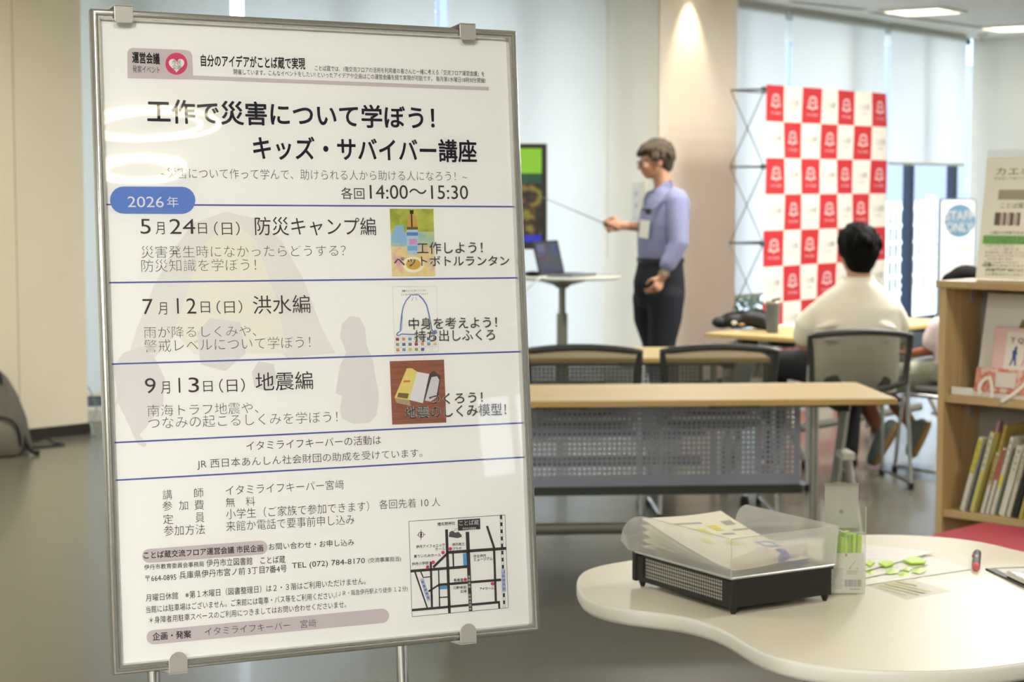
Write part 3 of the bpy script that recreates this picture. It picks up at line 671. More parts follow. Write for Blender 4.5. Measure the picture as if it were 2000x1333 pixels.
rows3 = [('工作しよう！', 813.6, 485, 942, 483.5, 23), ('ペットボトルランタン', 769, 511, 994, 509.5, 20), ('中身を考えよう！', 797.7, 633, 970, 629.5, 23), ('持ち出しふくろ', 809, 657, 966, 653.5, 23),
         ('つくろう！', 837, 780.5, 942, 776, 21), ('地震のしくみ模型！', 790, 806.5, 988, 799.5, 24)]
put('caption_outline', I_halo, rows3, .03, .0007); put('caption_text', I_ink, rows3, -.004, .0011)
# street map -------------------------------------------------------------------------------
k_ = 220 / 1396
def mp_(x, y): return (780 + x * k_, 1000 + y * k_)
def road(x0, y0, x1, y1, w): a = mp_(x0, y0); b = mp_(x1, y1); return band(*a, *b, w * k_)
shape('map_border', I_black, [road(115, 120, 1308, 40, 5), road(1308, 40, 1350, 1192, 5), road(1350, 1192, 157, 1303, 5), road(157, 1303, 117, 120, 5)], .0002)
shape('map_roads', I_black, [road(583, 220, 620, 1260, 34), road(842, 250, 882, 1232, 44), road(1085, 178, 1172, 445, 28), road(1172, 440, 1195, 1110, 28), road(590, 507, 1325, 455, 36),
    road(140, 738, 850, 680, 34), road(592, 520, 418, 690, 30), road(388, 620, 403, 1195, 26), road(480, 908, 1260, 845, 30), road(360, 990, 492, 905, 22), road(155, 1222, 1240, 1122, 30),
    road(1233, 1110, 1238, 1200, 24), road(485, 720, 498, 1180, 15), road(500, 1065, 600, 1058, 15), road(664, 520, 670, 690, 18), road(192, 745, 345, 1195, 18), road(265, 745, 295, 818, 14), road(295, 818, 380, 806, 12),
    [mp_(722, 102), mp_(998, 84), mp_(1002, 216), mp_(726, 236)]], .0003)
shape('railway', I_black, [road(1246, 45, 1288, 1190, 3), road(1271, 45, 1311, 1190, 3)] + [road(1258 + 40 * (i * 88 + 20) / 1150, 45 + i * 88, 1258 + 40 * (i * 88 + 60) / 1150, 45 + i * 88 + 46, 24) for i in range(13)], .0003)
shape('map_plots', I_sky, [[mp_(786, 520), mp_(830, 515), mp_(834, 664), mp_(792, 668)], [mp_(497, 925), mp_(595, 918), mp_(597, 958), mp_(499, 965)]], .0003)
shape('map_dots', I_pink, [disc(*mp_(x, y), 22 * k_, 14) for x, y in ((630, 460), (540, 507), (417, 628), (350, 687), (815, 842), (1152, 895))], .0004)
shape('station_box', I_lav, [[mp_(1260, 712), mp_(1308, 708), mp_(1320, 988), mp_(1268, 994)], [mp_(255, 838), mp_(298, 822), mp_(384, 1092), mp_(342, 1108)]], .0005)
bd = [(610, 310), (620, 255), (655, 235), (690, 262), (730, 250), (770, 290), (770, 312), (720, 328), (660, 318)]
shape('map_building', mat('ink_mid', (84, 80, 82), .6), [[mp_(*q) for q in bd], road(715, 205, 660, 250, 4)], .0004)
cp = [disc(*mp_(268, 285), 36 * k_, 20)]
shape('compass', I_black, cp + [road(268, 222, 268, 350, 6), road(215, 292, 325, 282, 6)], .0002)
shape('compass', I_white, [disc(*mp_(268, 285), 29 * k_, 20)], .0003)
shape('compass', I_black, [[mp_(268, 232), mp_(280, 285), mp_(268, 345), mp_(256, 285)]], .0004)
put('map_label', I_ink, [('猪名野神社', *mp_(470, 155), *mp_(688, 140), 6.5), ('伊丹アイフォニック', *mp_(205, 437), *mp_(560, 412), 6.5), ('ホール', *mp_(443, 464), *mp_(563, 458), 6), ('伊丹商工', *mp_(652, 408), *mp_(806, 400), 6), ('プラザ', *mp_(657, 462), *mp_(768, 455), 6),
    ('東りいたみホール', *mp_(177, 556), *mp_(512, 534), 6.5), ('伊丹小学校', *mp_(150, 650), *mp_(360, 634), 6.5), ('市立伊丹', *mp_(915, 553), *mp_(1072, 543), 6), ('ミュージアム', *mp_(920, 595), *mp_(1155, 580), 6),
    ('長寿蔵', *mp_(672, 852), *mp_(790, 846), 6.5), ('三軒寺前', *mp_(662, 945), *mp_(828, 935), 6), ('広場', *mp_(755, 990), *mp_(830, 986), 6), ('アイホール', *mp_(992, 960), *mp_(1168, 945), 6)], .004, .0006)
put('map_name', I_white, [('ことば蔵', *mp_(738, 145), *mp_(985, 130), 10.5, .02), ('伊丹市立図書館', *mp_(780, 212), *mp_(950, 203), 4.5)], z=.0006)
mb = MB()
def vtext(s, x0, y0, x1, y1, w):
    n = len(s)
    for i, ch in enumerate(s):
        k = (i + .5) / n; cx, cy = mp_(x0 + (x1 - x0) * k, y0 + (y1 - y0) * k); w_ = w * k_
        write(mb, ch, pl(cx - w_ / 2, cy, .0008), pl(cx + w_ / 2, cy, .0008), ph(cx, cy, w_), (0, 1, 0))
vtext('ＪＲ伊丹駅', 1285, 720, 1296, 985, 34); vtext('阪急伊丹駅', 278, 850, 365, 1090, 30)
obj('station_name', mb, I_ink, sheet)
mb = MB(); vtext('産業道路', 860, 785, 866, 950, 30); vtext('尼崎池田線', 868, 1015, 876, 1225, 30); obj('road_name', mb, I_white, sheet)

# stand: base, two posts, clips ---------------------------------------------------------------
def edge_pt(px, top): return None
stand = thing('poster_stand', 'chrome two-post poster stand with clips holding the framed poster', 'poster stand', (PC.x, PC.y, 0))
so = Vector((PC.x, PC.y, 0)); 
def ps(u, v, w): return PC + PX * u + PY * v + PZ * w - so
def uof(px, py): return (PMI @ on_plane(px, py, PC, PZ)).x
ul, ur = uof(312, 1320), uof(800, 1262)
for u in (ul, ur):
    top = ps(u, hh - .03, -.03); bot = ps(u, -hh - .02, -.03); k = (bot - top).normalized(); ft = bot + k * ((bot.z - .03) / -k.z)
    mb = MB(); mb.tube([top, ft], .0085, 14); obj('post', mb, M_chrome, stand, True)
mb = MB()
f1_ = ps(ul, -hh - .02, -.03); f1_.z = .018; f2_ = ps(ur, -hh - .02, -.03); f2_.z = .018
d_ = Vector((PZ.x, PZ.y, 0)).normalized()
for u in (ul, ur):
    top = ps(u, hh - .03, -.03); bot = ps(u, -hh - .02, -.03); k = (bot - top).normalized(); ft = bot + k * ((bot.z - .03) / -k.z); ft.z = .014
    mb.tube([ft - d_ * .28, ft + d_ * .14], .013, 10)
    if u == ul: fa = ft
    else: mb.tube([fa, ft], .013, 10)
obj('base_frame', mb, M_chrome, stand, True)
def clip(u, sgn, rounded):
    mb = MB(); w = .0125; e = sgn * hh; t = .0018
    zf = .0085; h = .022
    # front plate
    if rounded: pts = [(-w, 0), (-w, h - .006)] + [(-w * cos(pi * i / 10), h - .006 + .011 * sin(pi * i / 10)) for i in range(1, 10)] + [(w, h - .006), (w, 0)]
    else: pts = [(-w, 0), (-w, h - .003), (-w + .003, h), (w - .003, h), (w, h - .003), (w, 0)]
    def m(x, y, z): return ps(u + x, e - sgn * (y - .004), z)
    n = len(pts)
    mb.add([m(x, y, zf) for x, y in pts] + [m(x, y, zf + t) for x, y in pts], [tuple(range(n)), tuple(range(n, 2 * n))] + [(i, (i + 1) % n, n + (i + 1) % n, n + i) for i in range(n)])
    # plate across the frame's edge and tongue down the back to the post
    q = [(-w, -.0002, zf + t), (w, -.0002, zf + t), (w, -.0002, -.024), (-w, -.0002, -.024)]
    mb.add([m(*p) for p in q] + [m(p[0], p[1] - t, p[2]) for p in q], [(0, 1, 2, 3), (7, 6, 5, 4), (0, 1, 5, 4), (1, 2, 6, 5), (2, 3, 7, 6), (3, 0, 4, 7)])
    obj('clip', mb, M_clip, stand, bev=.0006)
clip(uof(238, 30), 1, False); clip(uof(908, 60), 1, False); clip(uof(344, 1300), -1, True); clip(uof(909, 1240), -1, True)
# ------------------------------------------------------------------ meeting chairs
M_cframe = mat('chair_plastic', (52, 52, 46), .45); M_leg = mat('chair_steel', (190, 192, 192), .25, 1); M_glide = mat('glide_black', (30, 30, 30), .5)
M_seat = mat('seat_fabric', (64, 62, 58), .9, noise_amt=.2, noise_scale=60)
M_mesh = mix_mat('chair_mesh', [('Diffuse', .66, {'Color': (*lin((86, 86, 72)), 1)}), ('Transparent', .34, {})])
def make_chair(label):
    t = thing('meeting_chair', label, 'chair', group='mesh back meeting chairs')
    z0, z1 = .49, .785; hw_ = .255
    def yb(z): return -.2 - .1 * (z - .44)
    def top(x): return z1 - .022 * (x / hw_) ** 2
    def bot(x): return z0 + .05 * abs(x / hw_) ** 2.2
    def curve(x): return -.035 * (1 - (x / hw_) ** 2)
    # frame ring
    pts = []
    N = 14
    for i in range(N + 1): x = -hw_ + 2 * hw_ * i / N; pts.append((x, yb(top(x)) + curve(x), top(x)))
    for j in range(1, 5): z = top(hw_) + (bot(hw_) - top(hw_)) * j / 5; pts.append((hw_ - .004 * j, yb(z), z))
    for i in range(N + 1): x = (hw_ - .02) * (1 - 2 * i / N); pts.append((x, yb(bot(x)) + curve(x), bot(x)))
    for j in range(1, 5): z = bot(hw_) + (top(hw_) - bot(hw_)) * j / 5; pts.append((-hw_ + .004 * (5 - j), yb(z), z))
    mb = MB(); mb.tube(pts, .0165, 8, closed=True); obj('backrest_frame', mb, M_cframe, t, True)
    mb = MB(); rows = []
    for i in range(15):
        x = -hw_ + .012 + (2 * hw_ - .024) * i / 14; rows.append([(x, yb(bot(x) + (top(x) - bot(x)) * j / 6) + curve(x), bot(x) + (top(x) - bot(x)) * j / 6) for j in range(7)])
    for i in range(14):
        for j in range(6): mb.poly([rows[i][j], rows[i + 1][j], rows[i + 1][j + 1], rows[i][j + 1]])
    obj('backrest_mesh', mb, M_mesh, t, True)
    mb = MB(); n = 20
    ol = [(.225 * (abs(cos(a)) ** .45) * (1 if cos(a) > 0 else -1), .215 * (abs(sin(a)) ** .45) * (1 if sin(a) > 0 else -1)) for a in (2 * pi * i / n + .08 for i in range(n))]
    mb.prism([(x * .96, y) for x, y in ol], .415, .452); obj('seat', mb, M_seat, t, True, bev=.012)
    for s in (-1, 1):
        mb = MB(); mb.tube([(s * .25, yb(.62), .62), (s * .252, -.2, .46), (s * .262, -.25, .02)], .0105, 10); obj('leg', mb, M_leg, t, True)
        mb = MB(); mb.tube([(s * .225, -.19, .41), (s * .235, .16, .41), (s * .25, .205, .36), (s * .262, .24, .02)], .0105, 10); obj('leg', mb, M_leg, t, True)
        mb = MB(); mb.tube([(s * .262, -.25, .03), (s * .262, .24, .03)], .009, 8); obj('floor_rail', mb, M_leg, t, True)
        for y in (-.25, .24):
            mb = MB(); mb.lathe([(.001, 0), (.015, 0), (.016, .012), (.013, .035), (.001, .035)], 12, (s * .262, y, 0)); obj('glide', mb, M_glide, t, True)
    return t
def at_base(px, py, z): p = at_z(px, py, z); return p
ch = make_chair('mesh back chair partly behind the poster, tucked under the middle table')
ch.location = (.325, 8.72, 0); ch.rotation_euler = (0, 0, R(-3))
dup(ch, (.915, 8.74, 0), R(2), 'mesh back chair in front of the presenter, right of the chair beside the poster')
sc = dup(ch, (1.685, 9.62, 0), R(6), 'mesh back chair with the man in the white shirt sitting on it')
cc = dup(ch, (2.36, 9.95, 0), R(38), 'chair under the child, mostly hidden behind the bookshelf')

# ------------------------------------------------------------------ folding training tables
M_top = wood('table_maple', (193, 170, 118), (182, 157, 104), .4, 0, 3); M_edge = mat('table_edge', (206, 172, 112), .5)
M_panel = mat('panel_grey', (178, 184, 202), .45, 0); M_rail = mat('panel_rail', (74, 76, 74), .45); M_lg = mat('table_leg_silver', (176, 176, 170), .3, .7)
M_net = mix_mat('net_black', [('Diffuse', .5, {'Color': (.02, .02, .02, 1)}), ('Transparent', .5, {})])
M_white_pl = mat('joint_white', (222, 222, 206), .4)
def make_table(label, Lx, full=True):
    """origin on the floor under the middle of the near long edge; +y away from the viewer"""
    t = thing('folding_table', label, 'table', group='folding training tables')
    D = .6; h = Lx / 2
    mb = MB(); mb.box((0, D / 2, .688), (Lx, D, .022)); o = obj('tabletop', mb, M_top, t, bev=.004)
    mb = MB(); e = .003
    for c, d in (((0, -e / 2, .686), (Lx, e, .02)), ((0, D + e / 2, .686), (Lx, e, .02)), ((h + e / 2, D / 2, .686), (e, D, .02)), ((-h - e / 2, D / 2, .686), (e, D, .02))): mb.box(c, d)
    obj('edge_band', mb, M_edge, t)
    # under-frame beam and flip brackets
    mb = MB(); mb.box((0, D / 2, .655), (Lx - .24, .07, .04)); obj('beam', mb, mat('beam_grey', (150, 156, 168), .4, .3), t, bev=.004)
    for x in (-h + .17, h - .17):
        mb = MB(); mb.box((x, D / 2, .655), (.05, .32, .044)); obj('bracket', mb, M_glide, t, bev=.004)
    for x in (-.36, .30):
        mb = MB(); mb.box((x, .12, .668), (.2, .05, .018)); obj('hinge_plate', mb, M_glide, t, bev=.004)
    # perforated modesty panel: real holes
    x0, x1, z0, z1 = -h + .1, h - .24, .285, .64; yp = D - .05; pit = .0202; hole = .005
    nx = int((x1 - x0) / pit); nz = int((z1 - z0) / pit); mb = MB()
    def V(x, z): return (x, yp, z)
    ox = x0 + ((x1 - x0) - nx * pit) / 2; oz = z0 + ((z1 - z0) - nz * pit) / 2
    for i in range(nx):
        for j in range(nz):
            a = ox + i * pit; b = oz + j * pit; cx, cz = a + pit / 2, b + pit / 2
            q = [V(a, b), V(a + pit, b), V(a + pit, b + pit), V(a, b + pit)]
            if j in (0, 1, nz - 1) or i in (0, nx - 1): mb.poly(q); continue
            k = [V(cx - hole, cz - hole), V(cx + hole, cz - hole), V(cx + hole, cz + hole), V(cx - hole, cz + hole)]
            mb.add(q + k, [(0, 1, 5, 4), (1, 2, 6, 5), (2, 3, 7, 6), (3, 0, 4, 7)])
    mb.box(((x0 + x1) / 2, yp, oz / 2 + z0 / 2 - .002), (x1 - x0, .004, max(.004, oz - z0 + .004)))
    obj('modesty_panel', mb, M_panel, t)
    mb = MB(); mb.box(((x0 + x1) / 2, yp, z0 - .014), (x1 - x0 + .02, .022, .036)); obj('panel_rail', mb, M_rail, t, bev=.004)
    # sagging net shelf
    mb = MB(); G = []
    for i in range(41):
        x = -h + .12 + (Lx - .36) * i / 40
        G.append([(x, .34 + .18 * j / 8, .648 - (.022 + .012 * sin(i * .45) + .008 * sin(i * .9 + 1)) * sin(pi * j / 8)) for j in range(9)])
    for i in range(40):
        for j in range(8): mb.poly([G[i][j], G[i + 1][j], G[i + 1][j + 1], G[i][j + 1]])
    obj('net_shelf', mb, M_net, t, True)
    for s in (-1, 1):
        X = s * (h - .12)
        mb = MB(); mb.tube([(X - s * .075, D - .09, .66), (X - s * .075, D - .09, .03)], .018, 12); obj('leg', mb, M_lg, t, True)       # upright by the panel
        mb = MB(); a = Vector((X, .30, .64)); b = Vector((X - s * .02, .50, .03)); mb.tube([a, a.lerp(b, .5), b], .021, 4, up=(1, 0, 0)); obj('leg', mb, M_lg, t)          # flat slanted bar
        mb = MB(); mb.tube([(X, .26, .44), (X + s * .012, .02, .03)], .0165, 12); obj('leg', mb, M_lg, t, True)                       # foot reaching forward
        mb = MB(); mb.box((X, .30, .445), (.05, .13, .03)); obj('joint_block', mb, M_white_pl, t, bev=.005)
        mb = MB(); mb.tube([(X + s * .002, .185, .335), (X + s * .003, .16, .285)], .021, 12); obj('clamp', mb, M_glide, t, True)
        for p in ((X + s * .012, .02), (X - s * .02, .50)):
            mb = MB(); mb.lathe([(.001, 0), (.02, 0), (.022, .02), (.015, .045), (.001, .045)], 14, (p[0], p[1], 0)); obj('foot', mb, M_glide, t, True)
    mb = MB(); mb.tube([(-h + .16, .10, .20), (h - .3, .10, .20)], .018, 12, flat=1.3); obj('stretcher', mb, mat('stretcher_grey', (128, 126, 118), .3, .5), t, True)
    return t
fr = at_z(1752, 778, .70); fl_ = at_z(1035, 784, .70); d = (fr - fl_).normalized(); ang = math.atan2(d.y, d.x)
mid = fr - d * .9
ft = make_table('nearest folding table with maple top and grey perforated panel, beyond the white round table', 1.8)
ft.location = (mid.x, mid.y, 0); ft.rotation_euler = (0, 0, ang)
r2 = at_z(1503, 698, .70); l2 = at_z(1230, 706, .70); mid2 = r2 + (l2 - r2).normalized() * .9; a2 = R(1.5)
dup(ft, (r2.x - .9, r2.y - .03, 0), a2, 'middle folding table behind the two empty mesh chairs')
c3 = at_z(1376, 650, .70); c3b = at_z(1558, 661, .70)
sd = Vector((c3b.x - c3.x, c3b.y - c3.y, 0)).normalized(); lgd = Vector((-sd.y, sd.x, 0))   # short side, long side (away right)
near = c3 + sd * .6; m3 = near + lgd * .9
dup(ft, (m3.x, m3.y, 0), math.atan2(lgd.y, lgd.x), 'far folding table the man in the white shirt sits at, with the tumbler on it')

# things on the man's table
M_blk = mat('bag_black', (22, 22, 22), .55)
p = at_z(1452, 644, .70)
t = thing('black_pouch', 'crumpled black bag lying on the far table left of the tumbler', 'bag', (p.x, p.y + .02, .70), R(-20))
mb = MB()
for c, r in (((-.12, 0, .035), (.06, .06, .034)), ((-.03, 0, .045), (.09, .07, .044)), ((.06, 0, .06), (.09, .075, .05)), ((.1, .0, .05), (.075, .07, .048)), ((.14, -.02, .03), (.05, .05, .03))): mb.ell(c, r)
fused('pouch_body', mb, M_blk, t, .008, 4)
mb = MB(); mb.ell((-.03, -.085, .04), (.016, .006, .012)); obj('buckle', mb, mat('buckle_white', (220, 220, 220), .3), t, True)
mb = MB(); mb.ell((.01, -.08, .03), (.02, .006, .008)); obj('zip_tab', mb, mat('tab_tan', (176, 140, 86), .5), t, True)
mb = MB(); mb.tube([(-.13, .02, .06), (-.08, .01, .085), (.02, 0, .1), (.1, 0, .11), (.16, -.03, .06)], .007, 8); obj('strap', mb, M_blk, t, True)
p = at_z(1509, 650, .70)
t = thing('tumbler', 'tall grey tumbler with a flip lid on the far table', 'tumbler', (p.x, p.y, .70))
mb = MB(); mb.lathe([(.001, 0), (.03, 0), (.032, .004), (.04, .15), (.04, .158), (.001, .158)], 28); obj('body', mb, mat('tumbler_grey', (98, 104, 106), .4), t, True)
mb = MB(); mb.lathe([(.001, .158), (.041, .158), (.041, .166), (.036, .172), (.001, .172)], 28); obj('lid', mb, mat('lid_steel', (170, 160, 140), .3, .6), t, True)
mb = MB(); mb.box((.018, 0, .18), (.05, .022, .012), (0, -.25, 0)); obj('flip_spout', mb, M_blk, t, bev=.004)
p = at_z(1540, 640, .70)
for k, (dx, dy, c, lb) in enumerate(((.02, .02, (226, 214, 120), 'yellowish sheet of paper at the man\'s left elbow'), (.12, .1, (226, 222, 208), 'white sheet of paper in front of the man'))):
    t = thing('paper_sheet', lb, 'paper', (p.x + dx, p.y + dy, .7005 + k * .001), .5 + k * .3)
    mb = MB(); mb.box((0, 0, .0006), (.21, .297, .001)); obj('sheet', mb, mat('paper%d' % k, c, .7), t)

# ------------------------------------------------------------------ bar table, laptop, screen
pt = at_y(1098, 538, 11.5)
t = thing('bar_table', 'tall round white table on a telescopic grey post, beside the screen', 'table', (pt.x, pt.y, 0)); bz = pt.z
mb = MB(); mb.lathe([(.001, bz - .02), (.34, bz - .02), (.362, bz - .012), (.362, bz - .003), (.355, bz), (.001, bz)], 48); obj('tabletop', mb, mat('bar_top', (196, 198, 186), .35), t, True)
mb = MB(); mb.lathe([(.001, bz - .075), (.035, bz - .075), (.05, bz - .06), (.16, bz - .03), (.16, bz - .02), (.001, bz - .02)], 24); obj('bracket', mb, mat('bar_bracket', (120, 122, 112), .4, .5), t, True)
mb = MB(); mb.lathe([(.014, .6), (.021, .6), (.021, bz - .07), (.014, bz - .07)], 20); obj('upper_post', mb, mat('bar_post', (132, 134, 124), .35, .5), t, True)
mb = MB(); mb.lathe([(.001, .02), (.033, .02), (.033, .725), (.028, .735), (.001, .735)], 20); obj('lower_post', mb, mat('bar_post2', (112, 112, 100), .4, .4), t, True)
mb = MB(); mb.lathe([(.001, 0), (.28, 0), (.28, .012), (.05, .028), (.001, .028)], 40); obj('base_disc', mb, mat('bar_base', (150, 150, 146), .35, .5), t, True)
# laptop: display faces the viewer, leaning back to the right
lp = at_y(1078, 535, 11.42)
t = thing('laptop', 'open laptop with a dark desktop on the tall round table', 'laptop', (lp.x + .03, lp.y, bz + .001), R(60))
M_lap = mat('laptop_grey', (120, 122, 126), .4, .4)
mb = MB(); mb.box((.0, -.08, .008), (.31, .21, .014)); obj('base', mb, M_lap, t, bev=.004)
mb = MB(); mb.box((0, -.06, .0155), (.27, .1, .002)); obj('keyboard', mb, mat('keys', (40, 40, 44), .5), t)
scr = Euler((R(-14), 0, 0)).to_matrix()
def ls(x, y, z): return Vector((0, .03, .012)) + scr @ Vector((x, y, z))
mb = MB(); mb.box(ls(0, .004, .1), (.31, .008, .205), scr); obj('screen_lid', mb, mat('laptop_black', (24, 25, 30), .4), t, bev=.003)
M_scr = mat('laptop_screen', (22, 26, 44), .2, emit=.9)
mb = MB(); mb.add([ls(-.145, -.001, .012), ls(.145, -.001, .012), ls(.145, -.001, .192), ls(-.145, -.001, .192)], [(0, 1, 2, 3)]); so_ = obj('display', mb, M_scr, t)
for nm, c, u0, v0, u1, v1, e in (('taskbar', (64, 72, 120), -.14, .013, .14, .04, .5), ('folder_window', (120, 120, 160), -.13, .1, -.03, .18, .5), ('photo_icon', (110, 70, 80), -.12, .08, -.01, .13, .5), ('photo_icon', (60, 90, 150), .03, .12, .12, .18, .5)):
    mb = MB(); mb.add([ls(u0, -.0015, v0), ls(u1, -.0015, v0), ls(u1, -.0015, v1), ls(u0, -.0015, v1)], [(0, 1, 2, 3)]); obj(nm, mb, mat('lap_' + nm + str(c[0]), c, .3, emit=e), so_)
p = at_y(1040, 533, 11.4)
t = thing('wireless_mouse', 'small dark device at the left of the laptop on the tall table', 'device', (p.x, p.y, bz + .001))
mb = MB(); mb.ell((0, 0, .014), (.05, .035, .014)); obj('shell', mb, M_blk, t, True)
t = thing('white_cable', 'white cable drooping from the tall round table', 'cable', (pt.x, pt.y, 0))
mb = MB(); mb.tube([(-.1, -.3, bz + .004), (-.14, -.37, bz + .002), (-.2, -.385, bz - .05), (-.28, -.37, bz - .12), (-.34, -.34, bz - .2), (-.37, -.3, .3), (-.38, -.25, .006), (-.5, .1, .006)], .005, 8); obj('cord', mb, mat('cord_white', (222, 222, 220), .5), t, True)
# presentation display
tp = at_y(1068, 384, 12.0); tz0 = at_y(1068, 487, 12.0).z; tz1 = at_y(1068, 281, 12.0).z; tw = 1.15; th = tz1 - tz0
t = thing('display_screen', 'large flat screen on a floor stand showing a green and dark slide', 'screen', (tp.x - tw / 2, tp.y, 0), R(-4))
mb = MB(); mb.box((0, .02, (tz0 + tz1) / 2), (tw, .05, th)); obj('housing', mb, mat('tv_black', (38, 34, 30), .35), t, bev=.006)
zb, zt = tz0 + .045, tz1 - .03; xr, xl = tw / 2 - .032, -tw / 2 + .03
M_tv = mat('slide_green', (140, 205, 40), .3, emit=.9)
def tvq(x0, x1, k0, k1, y=-.0062): return [(x0, y, zb + (zt - zb) * k0), (x1, y, zb + (zt - zb) * k0), (x1, y, zb + (zt - zb) * k1), (x0, y, zb + (zt - zb) * k1)]
mb = MB(); mb.poly(tvq(xl, xr, 0, 1, -.0056)); dsp = obj('display', mb, mat('slide_base', (40, 40, 30), .3, emit=.3), t)
mb = MB(); mb.poly(tvq(xl, xr, .735, 1)); obj('slide_band', mb, M_tv, dsp)
mb = MB(); mb.poly(tvq(xl, xr, .63, .735)); obj('slide_band', mb, mat('slide_dark_green', (20, 78, 56), .3, emit=.9), dsp)
mb = MB(); mb.poly(tvq(xl, xr, 0, .075)); obj('slide_band', mb, mat('slide_blue', (36, 46, 190), .3, emit=.9), dsp)
M_ph = mat('slide_photo', (70, 70, 30), .3, emit=.9); nt = M_ph.node_tree; b = nt.nodes['Principled BSDF']
tx = nt.nodes.new('ShaderNodeTexCoord'); nz = nt.nodes.new('ShaderNodeTexNoise'); nz.inputs['Scale'].default_value = 14; r_ = nt.nodes.new('ShaderNodeValToRGB')
for i, (p_, c) in enumerate(((.38, (18, 20, 14)), (.62, (150, 150, 40)), (.5, (66, 56, 30)), (.56, (140, 90, 40)))):
    e = r_.color_ramp.elements[i] if i < 2 else r_.color_ramp.elements.new(p_)
    e.position = p_; e.color = (*[v * .7 for v in lin(c)], 1)
nt.links.new(tx.outputs['Object'], nz.inputs['Vector']); nt.links.new(nz.outputs['Fac'], r_.inputs[0]); nt.links.new(r_.outputs[0], b.inputs['Emission Color'])
mb = MB(); mb.poly(tvq(xl, xr, .075, .63)); obj('slide_photo', mb, M_ph, dsp)
mb = MB(); mb.tube([(0, .09, .03), (0, .09, tz1 - .2)], .03, 14); mb.box((0, .06, (tz0 + tz1) / 2), (.4, .03, .3)); obj('stand_post', mb, M_rail, t, True)
mb = MB(); mb.box((0, .09, .02), (.8, .06, .04)); mb.box((-.37, .05, .02), (.06, .5, .04)); mb.box((.37, .05, .02), (.06, .5, .04)); obj('stand_base', mb, M_rail, t, bev=.006)

# ------------------------------------------------------------------ checkered banner wall
M_red = mat('banner_red', (196, 44, 50), .75, noise_amt=.04, noise_scale=8); M_bw = mat('banner_white', (232, 228, 216), .75)
M_pr = mat('banner_print', (150, 148, 148), .8); M_em = mat('banner_emblem', (232, 190, 188), .8); M_strut = mat('strut_grey', (120, 124, 118), .4, .6)
zt_ = 2.15; tl = at_z(1496, 165, zt_); cell = .2335; bd = Vector((.631, .776, 0)).normalized(); ba = math.atan2(bd.y, bd.x)
t = thing('checkered_banner', 'red and white checkered banner wall on a folding lattice frame', 'banner', (tl.x, tl.y, 0), ba)
nr = 9; ch_ = .2365
def bw(x, z): return .007 * sin(x * 9 + z * 2.2) + .004 * sin(z * 7 + x * 3)
mb = MB(); SUBN = 4
for c in range(7):
    for r in range(nr):
        mb.cur = 0 if (c + r) % 2 == 0 else 1
        for i in range(SUBN):
            for j in range(SUBN):
                x0 = (c + i / SUBN) * cell; x1 = (c + (i + 1) / SUBN) * cell; z1_ = zt_ - (r + j / SUBN) * ch_; z0_ = max(.02, zt_ - (r + (j + 1) / SUBN) * ch_)
                mb.poly([(x0, bw(x0, z0_), z0_), (x1, bw(x1, z0_), z0_), (x1, bw(x1, z1_), z1_), (x0, bw(x0, z1_), z1_)])
cloth = obj('banner_cloth', mb, [M_red, M_bw], t, True)
me_ = MB(); mt_ = MB(); ms_ = MB()
gl1 = glyphs('ことば蔵', .0, 1); gl2 = glyphs('伊丹市立図書館', 0, 1)
def put_g(mb, gl, cx, cz, w, h):
    vs, fs = gl; x0 = min(v[0] for v in vs); x1 = max(v[0] for v in vs); y0 = min(v[1] for v in vs); y1 = max(v[1] for v in vs)
    mb.add([(cx + ((v[0] - x0) / (x1 - x0) - .5) * w, bw(cx + ((v[0] - x0) / (x1 - x0) - .5) * w, cz) - .004, cz + ((v[1] - y0) / (y1 - y0) - .5) * h) for v in vs], fs)
for c in range(7):
    for r in range(nr - 1):
        cx = (c + .5) * cell; cz = zt_ - (r + .5) * ch_; y = bw(cx, cz) - .004
        def Q(pts): me_.poly([(cx + u, bw(cx + u, cz + v) - .004, cz + v) for u, v in pts])
        if (c + r) % 2 == 0:
            # open book under an arch, with a line of small lettering beneath
            ar = [(-.05 + .0, .0)]
            out = [(-.052, -.005), (-.05, .03), (-.036, .056), (-.012, .062), (.012, .062), (.036, .056), (.05, .03), (.052, -.005)]
            inn = [(u * .72, v * .78) for u, v in out]
            for k in range(7): Q([out[k], out[k + 1], inn[k + 1], inn[k]])
            Q([(-.062, -.005), (-.02, -.005), (0, -.018), (0, -.034), (-.02, -.022), (-.062, -.02)]); Q([(.062, -.005), (.02, -.005), (0, -.018), (0, -.034), (.02, -.022), (.062, -.02)])
            Q([(-.022, .03), (-.006, .03), (-.006, .004), (-.022, .01)]); Q([(.022, .03), (.006, .03), (.006, .004), (.022, .01)])
            put_g(me_, gl2, cx, cz - .062, .13, .02)
        else:
            put_g(mt_, gl1, cx, cz + .012, .15, .042); put_g(ms_, gl2, cx, cz - .036, .085, .014)
obj('book_emblem', me_, M_em, cloth); obj('name_print', mt_, M_pr, cloth); obj('small_print', ms_, M_pr, cloth)
